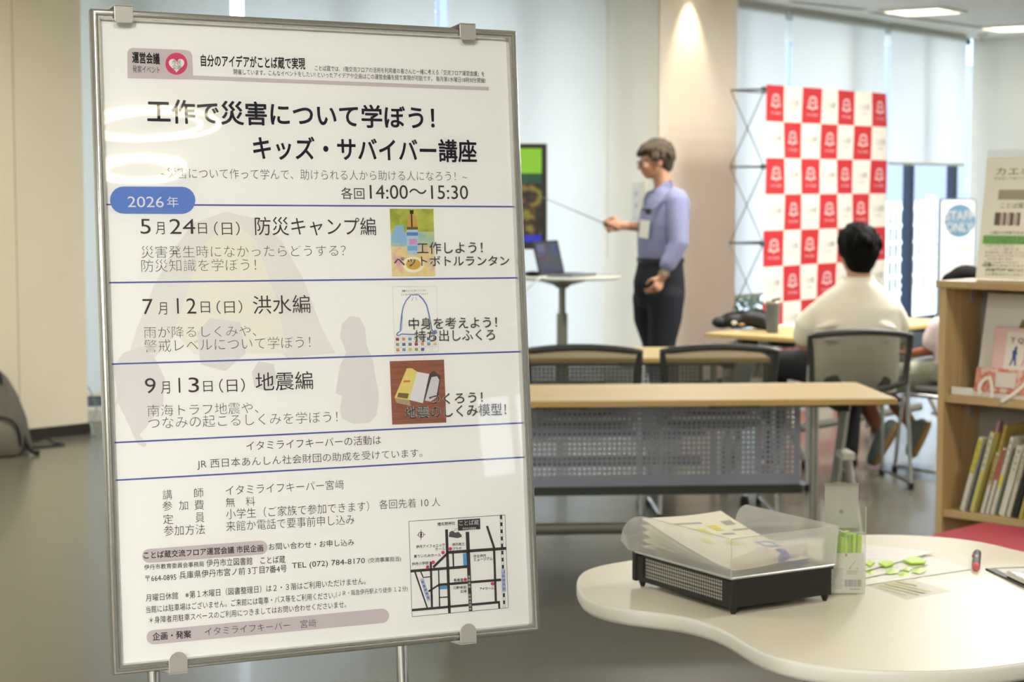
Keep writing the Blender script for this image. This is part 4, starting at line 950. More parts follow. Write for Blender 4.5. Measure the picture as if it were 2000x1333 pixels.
# side lattice and rear frame
mb = MB(); dd = .26; ny = Vector((0, 1, 0))
def sl(y, z): return (-.012, y, z)
zs = [2.12, 1.62, 1.12, .62, .12]
for z in zs: mb.tube([sl(.0, z), sl(dd, z)], .007, 6)
for a, b in zip(zs, zs[1:]):
    mb.tube([sl(.0, a), sl(dd, b)], .0045, 6); mb.tube([sl(dd, a), sl(.0, b)], .0045, 6)
for i in range(1, 4):
    x = i * cell * 7 / 3 - (0.02 if i == 3 else 0)
    for a, b in zip(zs, zs[1:]): mb.tube([(x, .03, a), (x, dd, b)], .0045, 6); mb.tube([(x, dd, a), (x, .03, b)], .0045, 6)
for z in zs: mb.tube([(0, dd, z), (cell * 7, dd, z)], .006, 6)
obj('lattice_frame', mb, M_strut, t, True)
for y in (.02, dd):
    for x in (-.012, cell * 7 - .02):
        mb = MB(); mb.tube([(x, y, .0), (x, y, .1)], .012, 8); obj('foot', mb, M_strut, t, True)
mb = MB()
for z in zs: mb.box((-.012, 0.005, z), (.03, .03, .03))
obj('hub', mb, M_rail, t, bev=.004)

# ------------------------------------------------------------------ STAFF ONLY sign
sp = at_y(1871, 388, 12.6)
t = thing('staff_sign', 'white STAFF ONLY floor sign with a blue circle, behind the bookshelf', 'sign', (sp.x, 12.6, 0), R(14))
sw, s1 = .262, sp.z; s0 = .62
def rrect(w, z0, z1, r, n=6):
    pts = []
    for cx, cz, a0 in ((w / 2 - r, z1 - r, 0), (-w / 2 + r, z1 - r, pi / 2), (-w / 2 + r, z0 + r, pi), (w / 2 - r, z0 + r, 1.5 * pi)):
        pts += [(cx + r * cos(a0 + pi / 2 * i / n), cz + r * sin(a0 + pi / 2 * i / n)) for i in range(n + 1)]
    return pts
def slab(mb, pts, y0, y1):
    n = len(pts); mb.add([(x, y0, z) for x, z in pts] + [(x, y1, z) for x, z in pts], [tuple(range(n)), tuple(range(n, 2 * n))] + [(i, (i + 1) % n, n + (i + 1) % n, n + i) for i in range(n)])
mb = MB(); slab(mb, rrect(sw, s0, s1, .03), 0, .02); obj('sign_frame', mb, mat('sign_frame', (110, 128, 146), .35, .5), t, True)
mb = MB(); slab(mb, rrect(sw - .02, s0 + .01, s1 - .01, .024), -.004, .002); face = obj('sign_face', mb, mat('sign_white', (226, 226, 226), .4), t)
mb = MB(); cz = s1 - .145; mb.poly([(.012 + .108 * cos(2 * pi * i / 40), -.0046, cz + .108 * sin(2 * pi * i / 40)) for i in range(40)]); obj('blue_circle', mb, mat('sign_blue', (92, 130, 156), .5), face)
mb = MB(); write(mb, 'STAFF', (-.09, -.0062, cz + .034), (.112, -.0062, cz + .034), .062, (0, 0, 1), bold=.028); write(mb, 'ONLY', (-.086, -.0062, cz - .042), (.106, -.0062, cz - .042), .062, (0, 0, 1), bold=.028); obj('sign_lettering', mb, mat('sign_letter', (238, 240, 238), .5), face)
mb = MB(); mb.box((.05, -.0048, cz - .185), (.11, .0006, .012)); obj('yellow_line', mb, mat('sign_yellow', (222, 200, 150), .5), face)
mb = MB()
for x in (-.085, .085): mb.poly([(x + .008 * cos(2 * pi * i / 12), -.0047, s1 - .028 + .008 * sin(2 * pi * i / 12)) for i in range(12)])
obj('screw', mb, M_glide, face)
mb = MB(); mb.tube([(0, .01, s0 + .02), (0, .01, .02)], .016, 12); obj('sign_post', mb, M_leg, t, True)
mb = MB(); mb.lathe([(.001, 0), (.15, 0), (.15, .012), (.03, .03), (.001, .03)], 32); obj('base_disc', mb, M_leg, t, True)

# ------------------------------------------------------------------ bookshelf
M_oak = wood('shelf_maple', (206, 178, 128), (192, 162, 110), .5, 2, 3); M_oakh = wood('shelf_maple_board', (200, 174, 126), (186, 158, 108), .5, 0, 3)
TZ = 1.18; sf = at_z(1833, 548, TZ); fx = Vector((.715, -.70, 0)).normalized()
t = thing('bookshelf', 'low maple bookshelf at the right holding a pink book and leaning books', 'bookshelf', (sf.x, sf.y, 0), math.atan2(fx.y, fx.x))
SL = 1.15; SD = .24
def fz(py, px=1840): # height on the shelf's front plane
    n = Vector((-fx.y, fx.x, 0)); return on_plane(px, py, sf, n).z
b1 = fz(772, 1845); b2 = fz(996, 1840); b3 = .1
mb = MB(); mb.box((.016, SD / 2, TZ / 2 - .012), (.025, SD, TZ - .024)); obj('side_panel', mb, M_oak, t, bev=.002)
mb = MB(); mb.box((SL - .016, SD / 2, TZ / 2 - .012), (.025, SD, TZ - .024)); obj('side_panel', mb, M_oak, t, bev=.002)
mb = MB(); mb.box((SL / 2, SD / 2 - .004, TZ - .012), (SL + .01, SD + .012, .024)); obj('top_board', mb, M_oakh, t, bev=.002)
for z in (b1, b2, b3):
    mb = MB(); mb.box((SL / 2, SD / 2, z - .0125), (SL - .058, SD - .012, .025)); obj('shelf_board', mb, M_oakh, t, bev=.002)
mb = MB(); mb.box((SL / 2, SD - .006, TZ / 2), (SL - .058, .01, TZ - .03)); obj('back_panel', mb, mat('shelf_back', (150, 146, 136), .6), t)
mb = MB(); mb.box((SL / 2, SD / 2, .03), (SL - .07, SD - .05, .06)); obj('plinth', mb, M_dark, t)
for z in (TZ - .055, b1 - .06):
    mb = MB(); mb.box((.031, SD * .72, z), (.004, .03, .045)); obj('label_clip', mb, mat('clip_clear', (176, 172, 172), .3), t)
SH = t.matrix_basis.copy() if False else Matrix.Translation(t.location) @ Euler((0, 0, math.atan2(fx.y, fx.x))).to_matrix().to_4x4()
def on_shelf(x, y, z): return SH @ Vector((x, y, z))
sa = math.atan2(fx.y, fx.x)
# notice on top: leaning A3 sheet in an acrylic holder
q = on_shelf(.066, .125, TZ + .001)
t = thing('notice_board', 'cream printed notice in a clear holder leaning back on the bookshelf top', 'notice', q, sa + R(14))
lean = Euler((R(-15), 0, 0)).to_matrix()
NW, NH = .36, .425
def nb(x, y, z): return lean @ Vector((x, y, z)) 
mb = MB(); mb.box(nb(NW / 2, .004, NH / 2 + .006), (NW, .003, NH), lean); ns = obj('notice_sheet', mb, mat('notice_cream', (248, 243, 222), .5), t)
M_acr = mix_mat('acrylic', [('Transparent', .86, {}), ('Glossy', .08, {'Roughness': .05}), ('Diffuse', .06, {'Color': (.9, .9, .9, 1)})])
mb = MB(); mb.box(nb(NW / 2, .008, NH / 2 + .018), (NW + .004, .003, NH + .03), lean); mb.box((NW / 2, .045, .0022), (NW + .004, .11, .004)); obj('acrylic_holder', mb, M_acr, t)
def nrow(mb, s, x0, x1, v, h, bold=0): write(mb, s, nb(x0, .0018, v), nb(x1, .0018, v), h, lean @ Vector((0, 0, 1)), bold=bold)
mb = MB(); nrow(mb, 'カエボン', .035, .2, NH - .045, .026, .0); nrow(mb, '本を持って来てください', .03, .17, NH - .07, .009)
nrow(mb, 'ことば蔵', .062, .14, NH - .165, .02); nrow(mb, '１冊から交換できる本棚です', .035, .2, NH - .26, .010, .01)
for i, s in enumerate(('本に帯をつけて持って来てください', '一人一冊です', '帯に感想を書いて本棚に置いてください', '次の人に本をすすめてください', '好きな本を一冊持って帰れます', '読み終えた本は返さなくて大丈夫です', 'だれでも参加できます', '本の状態を確かめてください')):
    nrow(mb, s, .024 + (.01 if i % 3 == 1 else 0), .12 + .02 * ((i * 5) % 4), NH - .305 - i * .0115 - .001, .008)
nrow(mb, '※お願い', .018, .06, .052, .012, .012); nrow(mb, '本を置くとき、本をとるとき', .03, .17, .034, .010, .012); nrow(mb, '人に声をかけてください', .03, .16, .02, .010, .012)
obj('notice_text', mb, mat('notice_ink', (112, 104, 88), .7), ns)
def nq(x0, x1, z0, z1, y=.0019): return [nb(x0, y, z0), nb(x1, y, z0), nb(x1, y, z1), nb(x0, y, z1)]
mb = MB(); mb.poly(nq(.012, .345, NH - .3, NH - .27)); obj('green_band', mb, mat('notice_green', (112, 174, 84), .5), ns)
mb = MB(); nrow(mb, '本を持って来る時のルール', .05, .22, NH - .285, .015, .02); 
for v in mb.v: pass
mb.v = [tuple(Vector(v) + lean @ Vector((0, -.0004, 0))) for v in mb.v]; obj('band_lettering', mb, mat('notice_pale', (206, 224, 190), .5), ns)
mb = MB(); mb.poly(nq(.05, .3, NH - .145, NH - .11)); obj('shop_roof', mb, mat('notice_taupe', (176, 164, 140), .6), ns)
mb = MB()
for x, w in ((.045, .022), (.072, .012), (.092, .018), (.118, .014)): mb.poly(nq(x, x + w, NH - .235, NH - .19))
obj('drawn_books', mb, mat('notice_brown', (110, 98, 82), .6), ns)
mb = MB()
for x in (.064, .086, .112): mb.poly(nq(x, x + .012, NH - .232, NH - .194, .0017))
obj('drawn_books', mb, mat('notice_rose', (206, 184, 170), .6), ns)

# display board, pink book and pouch on the upper shelf
q = on_shelf(.055, .035, b1 + .0005)
t = thing('book_stand', 'white slanted display stand behind the pink book on the upper shelf', 'book stand', q, sa)
Ms = mat('stand_white', (234, 231, 222), .5)
ln2 = Euler((R(-12), 0, 0)).to_matrix(); BH = TZ - .03 - b1
mb = MB(); mb.box(Vector((.32, .075, .006)) + ln2 @ Vector((0, .0, BH * .49)), (.58, .006, BH * .93), ln2); obj('back_plate', mb, Ms, t)
mb = MB(); mb.box((.29, .04, .0035), (.62, .08, .006)); mb.box((.29, .002, .013), (.62, .005, .026)); obj('lip', mb, Ms, t, bev=.002)
t = thing('pink_book', 'pink book with two walking figures on its cover, leaning on the white stand', 'book', on_shelf(.152, .062, b1 + .0085), sa)
mb = MB(); mb.box(ln2 @ Vector((.13, .01, .115)), (.26, .014, .23), ln2); bk = obj('cover', mb, mat('book_pink', (238, 198, 190), .5), t, bev=.004)
def bq(x0, x1, z0, z1, y=.0022): return [ln2 @ Vector((x, y, z)) for x, z in ((x0, z0), (x1, z0), (x1, z1), (x0, z1))]
mb = MB(); mb.poly(bq(.05, .24, .06, .215)); obj('cover_panel', mb, mat('book_cream', (242, 234, 218), .6), bk)
mb = MB(); write(mb, 'ＴＱ＋ＴＮ', ln2 @ Vector((.065, .0014, .185)), ln2 @ Vector((.2, .0014, .185)), .02, ln2 @ Vector((0, 0, 1)), bold=.02); obj('cover_lettering', mb, mat('book_ink', (70, 62, 60), .6), bk)
def fig(x, s):
    P = [(0, .045), (.006, .05), (.01, .044), (.008, .036), (.012, .02), (.007, .02), (.012, -.016), (.006, -.016), (.001, .006), (-.008, -.018), (-.013, -.015), (-.005, .012), (-.008, .03), (-.001, .038)]
    return [ln2 @ Vector((x + u * s, .0013, .118 + v * s)) for u, v in P]
mb = MB(); mb.poly(fig(.085, 1.0)); obj('blue_figure', mb, mat('fig_blue', (64, 88, 150), .6), bk)
mb = MB(); mb.poly(fig(.128, 1.0)); obj('pink_figure', mb, mat('fig_pink', (226, 176, 176), .6), bk)
mb = MB(); mb.box(ln2 @ Vector((.13, .009, .008)), (.258, .0165, .016), ln2); obj('spine_band', mb, mat('book_band', (70, 62, 130), .6), bk)
mb = MB(); p_ = ln2 @ Vector((.1, .01, .23)); mb.add([p_ + Vector(w) for w in ((-.016, -.003, -.004), (.014, -.003, -.004), (0, -.003, .03), (-.016, .003, -.004), (.014, .003, -.004), (0, .003, .03))], [(0, 1, 2), (3, 5, 4), (0, 1, 4, 3), (1, 2, 5, 4), (2, 0, 3, 5)]); obj('bookmark', mb, mat('bookmark_olive', (120, 108, 52), .6), bk)
t = thing('ribbon_pouch', 'small floral coral pouch tied with white ribbons in front of the pink book', 'pouch', on_shelf(.128, .034, b1 + .0075), sa)
M_flo = ramp_mat('floral_coral', [(.4, (226, 160, 134)), (.6, (226, 200, 176)), (.5, (206, 120, 96))], 30)
mb = MB(); mb.box((.13, .008, .05), (.27, .01, .082), (R(-12), 0, 0)); obj('fabric', mb, M_flo, t, bev=.004)
mb = MB(); mb.box((.112, .0015, .055), (.075, .003, .05), (R(-12), 0, 0)); obj('label', mb, mat('label_white', (222, 214, 200), .6), t)
mb = MB(); 
for pts in ([(.05, -.004, .06), (.03, -.008, .045), (.022, -.012, .02), (.03, -.014, .006)], [(.055, -.004, .065), (.068, -.012, .04), (.075, -.018, .01), (.078, -.024, -.004)], [(.2, -.004, .065), (.178, -.016, .035), (.15, -.03, .008), (.12, -.038, -.012)], [(.205, -.004, .06), (.215, -.012, .03), (.2, -.02, .005)]):
    mb.tube(pts, .007, 6, flat=.25, up=(0, 1, 0))
obj('ribbon', mb, mat('ribbon_white', (232, 228, 212), .6), t, True)

# leaning row of books
books = [  # foot x, thickness, height, spine colours (base, upper block), depth set-back, label
    (.075, .017, .262, (222, 216, 200), (206, 196, 70), 0, 'leftmost leaning book, white spine with a yellow top and green letters'),
    (.098, .013, .235, (70, 96, 128), (60, 84, 90), .015, 'thin blue spined book leaning beside the yellow-topped one'),
    (.112, .017, .285, (206, 196, 112), (206, 204, 176), 0, 'tall pale yellow book with a lilac tag, third in the leaning row'),
    (.140, .012, .31, (198, 176, 100), (190, 164, 84), .03, 'tallest ochre book standing out above the leaning row'),
    (.153, .014, .215, (222, 214, 202), (190, 168, 96), 0, 'short white book with an ochre upper spine'),
    (.172, .013, .235, (222, 210, 200), (186, 92, 70), 0, 'book with a brick red block on its spine'),
    (.190, .014, .275, (220, 212, 196), (224, 212, 84), 0, 'white book with a yellow patch halfway up the spine'),
    (.206, .011, .235, (96, 110, 92), (110, 118, 80), .012, 'thin grey-green book squeezed in the leaning row'),
    (.222, .022, .245, (222, 216, 200), (214, 208, 190), 0, 'thick white book right of the grey-green one'),
    (.249, .016, .225, (206, 198, 172), (196, 188, 160), 0, 'beige book right of the thick white one'),
    (.272, .018, .24, (44, 44, 44), (40, 42, 44), 0, 'black book in the leaning row'),
    (.296, .012, .19, (196, 178, 96), (150, 130, 60), 0, 'short olive and yellow book cut by the right edge of the view'),
]
tilt = R(15); sh = {0: 'ことばの本', 1: 'えほんの森', 2: '暮らしと旅', 3: '花の名前', 4: 'まちの図書館', 5: '山の話', 6: '星をよむ', 7: '草のうた', 8: '猫と日々', 9: '海のむこう', 10: '夜の汽車', 11: '庭の本'}
for i, (x, th_, h, c1, c2, dy, lb) in enumerate(books):
    t = thing('leaning_book', lb, 'book', on_shelf(x + .012, .018 + dy, b2 + .0008), sa, 'leaning books on the lower shelf')
    rot = Euler((0, tilt, 0)).to_matrix(); D_ = .17 - dy
    def bp(xx, yy, zz): return rot @ Vector((xx, yy, zz)) + Vector((0, 0, th_ * sin(tilt)))
    cov = mat('book_cov%d' % i, c1, .5)
    mb = MB(); e = .0016
    mb.box(bp(e / 2, D_ / 2, h / 2), (e, D_, h), rot); mb.box(bp(th_ - e / 2, D_ / 2, h / 2), (e, D_, h), rot); mb.box(bp(th_ / 2, .002, h / 2), (th_, .004, h), rot); obj('cover', mb, cov, t)
    mb = MB(); mb.box(bp(th_ / 2, D_ / 2 + .002, h / 2), (th_ - 2 * e, D_ - .01, h - .008), rot); obj('pages', mb, mat('pages', (214, 204, 176), .8), t)
    mb = MB(); z0_, z1_ = (.52 * h, .98 * h) if i not in (6,) else (.35 * h, .52 * h)
    mb.add([bp(.0008, -.0003, z0_), bp(th_ - .0008, -.0003, z0_), bp(th_ - .0008, -.0003, z1_), bp(.0008, -.0003, z1_)], [(0, 1, 2, 3)]); obj('spine_block', mb, mat('book_blk%d' % i, c2, .5), t)
    mb = MB(); s = sh[i]; n = len(s); cs = min(th_ * .62, .011)
    for j, chh in enumerate(s):
        zc = h * .93 - j * h * (.085 if i else .1)
        write(mb, chh, bp(th_ / 2 - cs / 2, -.0007, zc), bp(th_ / 2 + cs / 2, -.0007, zc), cs, rot @ Vector((0, 0, 1)))
    obj('spine_lettering', mb, mat('spine_ink%d' % (i == 0), (96, 130, 40) if i == 0 else (70, 66, 60), .6), t)
    if i == 2:
        mb = MB(); mb.box(bp(th_ * .7, .03, h + .015), (.007, .03, .05), rot); obj('lilac_tag', mb, mat('lilac', (176, 130, 146), .5), t, bev=.002)

# red upholstered bench in front of the shelf
rc = at_z(1922, 1019, .45)
t = thing('red_bench', 'low bench with a crimson seat and dark rim, between the round table and bookshelf', 'bench', (rc.x, rc.y, 0), sa)
mb = MB(); n = 8
def rr(x0, y0, x1, y1, r):
    pts = []
    for cx, cy, a0 in ((x1 - r, y1 - r, 0), (x0 + r, y1 - r, pi / 2), (x0 + r, y0 + r, pi), (x1 - r, y0 + r, 1.5 * pi)): pts += [(cx + r * cos(a0 + pi / 2 * i / n), cy + r * sin(a0 + pi / 2 * i / n)) for i in range(n + 1)]
    return pts
mb.prism(rr(.0, -.44, 1.0, -.01, .03), .38, .45); obj('cushion', mb, mat('crimson_vinyl', (194, 66, 82), .55, noise_amt=.08, noise_scale=180), t, True, bev=.008)
mb = MB(); mb.prism(rr(-.014, -.455, 1.014, .004, .035), .33, .415); obj('rim', mb, mat('rim_dark', (74, 76, 70), .5), t, True, bev=.006)
for x, y in ((.06, -.4), (.94, -.4), (.06, -.05), (.94, -.05)):
    mb = MB(); mb.tube([(x, y, 0), (x, y, .335)], .018, 12); obj('leg', mb, M_rail, t, True)

# ------------------------------------------------------------------ left edge: bag, cords
p = at_z(20, 893, 0)
t = thing('grey_backpack', 'grey backpack with black piping standing at the left edge against the cream wall', 'backpack', (p.x - .13, p.y + .12, 0), R(10))
M_bp = mat('backpack_grey', (96, 92, 80), .75, noise_amt=.08, noise_scale=40)
mb = MB(); secs = []
for z, rx, ry, ox in ((.0, .19, .13, 0), (.05, .215, .15, 0), (.2, .2, .14, -.01), (.34, .17, .12, -.03), (.43, .14, .1, -.05), (.49, .1, .07, -.07), (.505, .04, .03, -.08)): secs.append(((ox, 0, z), (1, 0, 0), (0, 1, 0), rx, ry))
mb.loft(secs, 28); obj('body', mb, M_bp, t, True)
mb = MB(); secs = []
for z, rx, ry in ((.01, .15, .06), (.04, .165, .075), (.14, .16, .07), (.2, .13, .055), (.22, .08, .03)): secs.append(((.0, -.125, z), (1, 0, 0), (0, 1, 0), rx, ry))
mb.loft(secs, 24); obj('front_pocket', mb, mat('backpack_pocket', (104, 100, 86), .75), t, True)
mb = MB(); mb.tube([(-.16, -.15, .17), (-.12, -.17, .212), (-.02, -.175, .225), (.08, -.17, .22), (.135, -.16, .19), (.158, -.15, .13), (.165, -.14, .06)], .008, 8); obj('pocket_piping', mb, M_blk, t, True)
mb = MB(); mb.tube([(-.13, -.09, .45), (-.09, -.085, .5), (-.02, -.08, .5), (.05, -.085, .46), (.065, -.09, .4)], .01, 8); obj('top_piping', mb, M_blk, t, True)
mb = MB(); mb.tube([(.17, -.05, .12), (.2, -.08, .05), (.23, -.1, .02), (.26, -.09, .012)], .014, 8); obj('strap', mb, M_blk, t, True)
p = at_z(62, 868, 0)
t = thing('dark_strap_cord', 'dark cord looping on the floor beside the grey backpack', 'cord', (p.x, p.y, 0))
mb = MB(); mb.tube([(-.06, -.03, .006), (0, .06, .006), (.06, .06, .03), (.13, .0, .008), (.2, -.06, .006), (.13, -.14, .006), (.03, -.17, .006), (-.06, -.13, .006)], .006, 8); obj('cord', mb, M_blk, t, True)
p = at_z(182, 818, .08)
t = thing('grey_wire', 'thin grey wire arching over the low window sill beside the cream wall', 'wire', (p.x, p.y, 0))
mb = MB(); mb.tube([(-.1, .02, .33), (-.04, .02, .28), (.005, .01, .2), (.02, 0, .13), (.01, -.03, .082), (.0, -.1, .08), (.02, -.14, .04), (.04, -.2, .006), (.08, -.26, .006)], .004, 6); obj('wire', mb, mat('wire_grey', (140, 150, 150), .5), t, True)
# ------------------------------------------------------------------ round-lobed white table in front
TZ2 = .70
px_ol = [(1125, 1140), (1128, 1126), (1140, 1115), (1167, 1106), (1203, 1099), (1262, 1090), (1340, 1081), (1420, 1070), (1500, 1058), (1590, 1049), (1694, 1044), (1775, 1045), (1865, 1051), (1932, 1061), (2000, 1079)]
px_front = [(2000, 1297), (1887, 1310), (1775, 1313), (1662, 1308), (1595, 1301), (1527, 1288), (1482, 1272), (1451, 1255), (1424, 1237), (1388, 1220), (1334, 1205), (1280, 1198), (1212, 1190), (1158, 1177), (1134, 1161)]
P1 = [at_z(x, y, TZ2) for x, y in px_ol]; P2 = [at_z(x, y, TZ2) for x, y in px_front]
a_ = P1[-1]; b_ = P2[0]
arc = []
for i in range(1, 12):
    k = i / 12; m = a_.lerp(b_, k); m.x += .34 * sin(pi * k) ** .8 * .9; arc.append(m)
ol = [Vector((p.x, p.y)) for p in P1 + arc + P2]
def smooth_loop(pts, n):
    # resample + Chaikin
    for _ in range(2):
        q = []
        for i in range(len(pts)):
            a, b = pts[i], pts[(i + 1) % len(pts)]; q += [a * .75 + b * .25, a * .25 + b * .75]
        pts = q
    L = [0]
    for i in range(len(pts)): L.append(L[-1] + (pts[(i + 1) % len(pts)] - pts[i]).length)
    out = []; j = 0
    for i in range(n):
        s = L[-1] * i / n
        while L[j + 1] < s: j += 1
        k = (s - L[j]) / max(1e-9, L[j + 1] - L[j]); out.append(pts[j % len(pts)].lerp(pts[(j + 1) % len(pts)], k))
    return out
ol = smooth_loop(ol, 160)
cen = sum(ol, Vector((0, 0))) / len(ol)
t = thing('lobed_table', 'white cloud-shaped low table in the foreground carrying the letter tray', 'table', (cen.x, cen.y, 0))
def offs(pts, d):
    n = len(pts); out = []
    for i in range(n):
        e = (pts[(i + 1) % n] - pts[i - 1]).normalized(); out.append(pts[i] + Vector((-e.y, e.x)) * d)
    return out
area = sum(ol[i].x * ol[(i + 1) % 160].y - ol[(i + 1) % 160].x * ol[i].y for i in range(160)); sg = 1 if area > 0 else -1   # inward offset sign
prof = [(.012, -.034), (.004, -.031), (0, -.024), (0, -.007), (.0012, -.0025), (.004, -.0006)]
mb = MB()
mb.rings([[(q.x - cen.x, q.y - cen.y, TZ2 + z) for q in offs(ol, d * sg)] for d, z in prof], True); 
M_tt = mat('table_laminate', (220, 213, 187), .38, noise_amt=.008, noise_scale=60); M_te = mat('table_edge_white', (222, 220, 208), .4)
tb = obj('edge_band', mb, M_te, t, True)
mb = MB(); q = [(p.x - cen.x, p.y - cen.y) for p in offs(ol, .0035 * sg)]; mb.prism(q, TZ2 - .012, TZ2); obj('tabletop', mb, M_tt, t)
c2 = at_z(1650, 1180, 0); lx, ly = (at_z(1775, 1150, TZ2).x - cen.x), (at_z(1775, 1180, TZ2).y - cen.y)
mb = MB(); mb.lathe([(.001, .03), (.035, .03), (.035, TZ2 - .05), (.12, TZ2 - .045), (.12, TZ2 - .033), (.001, TZ2 - .033)], 24, (lx, ly, 0)); obj('pedestal', mb, M_rail, t, True)
mb = MB(); mb.lathe([(.001, 0), (.27, 0), (.27, .014), (.05, .034), (.001, .034)], 36, (lx, ly, 0)); obj('base_disc', mb, M_rail, t, True)

# ------------------------------------------------------------------ letter tray pair
N = at_z(1430, 1203, TZ2); Lf = at_z(1224, 1150, TZ2); Rf = at_z(1634, 1180, TZ2)
bdir = (Rf - N).normalized(); adir = (Lf - N).normalized()
ang_ = (math.atan2(bdir.y, bdir.x) + math.atan2(adir.y, adir.x) - pi / 2) / 2
TW, TL = (Rf - N).length + .004, (Lf - N).length + .008
t = thing('black_tray', 'black perforated letter tray at the bottom, standing on the white lobed table', 'letter tray', (N.x, N.y, TZ2), ang_)
M_bk = mat('tray_black', (30, 29, 26), .5)
def TT(x, y, z): return Matrix.Translation((N.x, N.y, TZ2)) @ Euler((0, 0, ang_)).to_matrix().to_4x4() @ Vector((x, y, z))
zb_, zt2 = .013, .068
def grid_wall(mb, f, L, z0, z1, nx, nz, hx=.32, hz=.36):
    for i in range(nx):
        for j in range(nz):
            a, b = L * i / nx, L * (i + 1) / nx; c, d = z0 + (z1 - z0) * j / nz, z0 + (z1 - z0) * (j + 1) / nz
            mx_, mz_ = (a + b) / 2, (c + d) / 2; w, h = (b - a) * hx, (d - c) * hz
            q = [f(a, c), f(b, c), f(b, d), f(a, d)]; k = [f(mx_ - w, mz_ - h), f(mx_ + w, mz_ - h), f(mx_ + w, mz_ + h), f(mx_ - w, mz_ + h)]
            mb.add(q + k, [(0, 1, 5, 4), (1, 2, 6, 5), (2, 3, 7, 6), (3, 0, 4, 7)])
for nm, X, s in (('side_wall', 0, 1), ('side_wall', TW, -1)):
    mb = MB()
    grid_wall(mb, lambda u, z: (X, .03 + u, z), TL - .055, .021, .062, 35, 6, .34, .36)
    mb.box((X + .0009 * s, TL / 2, .017), (.0035, TL, .009)); mb.box((X + .0009 * s, TL / 2, .065), (.0045, TL, .006))
    mb.box((X + .0009 * s, .015, .041), (.0045, .03, .055)); mb.box((X + .0009 * s, TL - .0125, .041), (.0045, .025, .055))
    obj(nm, mb, M_bk, t)
mb = MB(); mb.box((TW / 2, .0012, .041), (TW, .0025, .055)); mb.box((TW / 2, .0, .066), (TW + .006, .008, .005)); obj('end_wall', mb, M_bk, t)
mb = MB(); mb.box((.02, TL + .004, .04), (.05, .014, .06), (0, 0, .0)); mb.box((TW - .02, TL + .004, .04), (.05, .014, .06)); obj('end_lug', mb, M_bk, t, bev=.004)
mb = MB(); mb.box((TW / 2, TL / 2, .016), (TW, TL, .0025)); obj('floor_plate', mb, M_bk, t)
for x in (.008, TW - .008):
    for y in (.008, TL - .01):
        mb = MB(); mb.loft([((x, y, .0004), (1, 0, 0), (0, 1, 0), .004, .004), ((x, y, .014), (1, 0, 0), (0, 1, 0), .009, .009), ((x, y, .045), (1, 0, 0), (0, 1, 0), .008, .008), ((x, y, .066), (1, 0, 0), (0, 1, 0), .0075, .0075)], 8); obj('foot', mb, M_bk, t)
for k in range(3):
    t = thing('stored_paper', ('lowest', 'middle', 'topmost')[k] + ' white paper block inside the black tray, seen through its holes', 'paper', TT(.004, .006, .0178 + k * .0135), ang_, 'paper blocks inside the black tray')
    mb = MB(); mb.box(((TW - .008) / 2, (TL - .012) / 2, .0065), (TW - .009 - .001 * (k % 2), TL - .016, .0125)); obj('sheets', mb, mat('stored_white', (226, 222, 206), .7), t)
M_frost = mix_mat('frosted_plastic', [('Diffuse', .16, {'Color': (.86, .86, .82, 1)}), ('Translucent', .2, {'Color': (.86, .86, .82, 1)}), ('Transparent', .34, {'Color': (.97, .97, .95, 1)}), ('Refraction', .24, {'Roughness': .25, 'IOR': 1.02}), ('Glossy', .06, {'Roughness': .2})])
M_fedge = mix_mat('frosted_edge', [('Diffuse', .42, {'Color': (.7, .7, .66, 1)}), ('Transparent', .5, {}), ('Glossy', .08, {'Roughness': .2})])
t = thing('clear_tray', 'frosted clear letter tray stacked on the black tray, holding handouts', 'letter tray', TT(-.006, -.004, .0685), ang_)
CW, CL = TW + .012, TL + .012; Hw = .078
def prof_z(y):
    k = y - (CL - .05)
    if k <= 0: return Hw
    k = min(1, k / .062); return .022 + (Hw - .022) * math.sqrt(max(0, 1 - k * k))
ysn = [0] + [CL * i / 10 for i in range(1, 9)] + [CL - .05 + .062 * i / 12 for i in range(0, 13)]
ysn = sorted(set(round(y, 5) for y in ysn))
for X, s in ((0, -1), (CW, 1)):
    mb = MB(); eb = MB()
    for a, b in zip(ysn, ysn[1:]):
        fl_a = .012 * max(0, (a - CL + .06) / .06) ; fl_b = .012 * max(0, (b - CL + .06) / .06)
        mb.poly([(X, a, .002), (X, b, .002), (X + s * (.004 + fl_b), b, prof_z(b)), (X + s * (.004 + fl_a), a, prof_z(a))])
        eb.tube([(X + s * (.004 + fl_a), a, prof_z(a)), (X + s * (.004 + fl_b), b, prof_z(b))], .0011, 6)
    o = obj('side_wall', mb, M_frost, t, True); obj('rim', eb, M_fedge, o, True)
mb = MB(); mb.poly([(0, 0, .002), (CW, 0, .002), (CW + .004, -.004, Hw), (-.004, -.004, Hw)]); o = obj('end_wall', mb, M_frost, t)
mb = MB(); mb.tube([(-.004, -.004, Hw), (CW + .004, -.004, Hw)], .0011, 6); mb.tube([(-.004, -.004, Hw), (0, 0, .002)], .0014, 6); mb.tube([(CW + .004, -.004, Hw), (CW, 0, .002)], .0014, 6); obj('rim', mb, M_fedge, o, True)
mb = MB(); mb.poly([(0, 0, .002), (CW, 0, .002), (CW, CL - .012, .002), (0, CL - .012, .002)]); obj('floor_plate', mb, M_frost, t)
mb = MB(); mb.tube([(CW, CL - .012, .002), (CW, 0, .002), (0, 0, .002), (0, CL - .012, .002)], .0022, 6, sharp=True); obj('bottom_rim', mb, M_fedge, t, True)
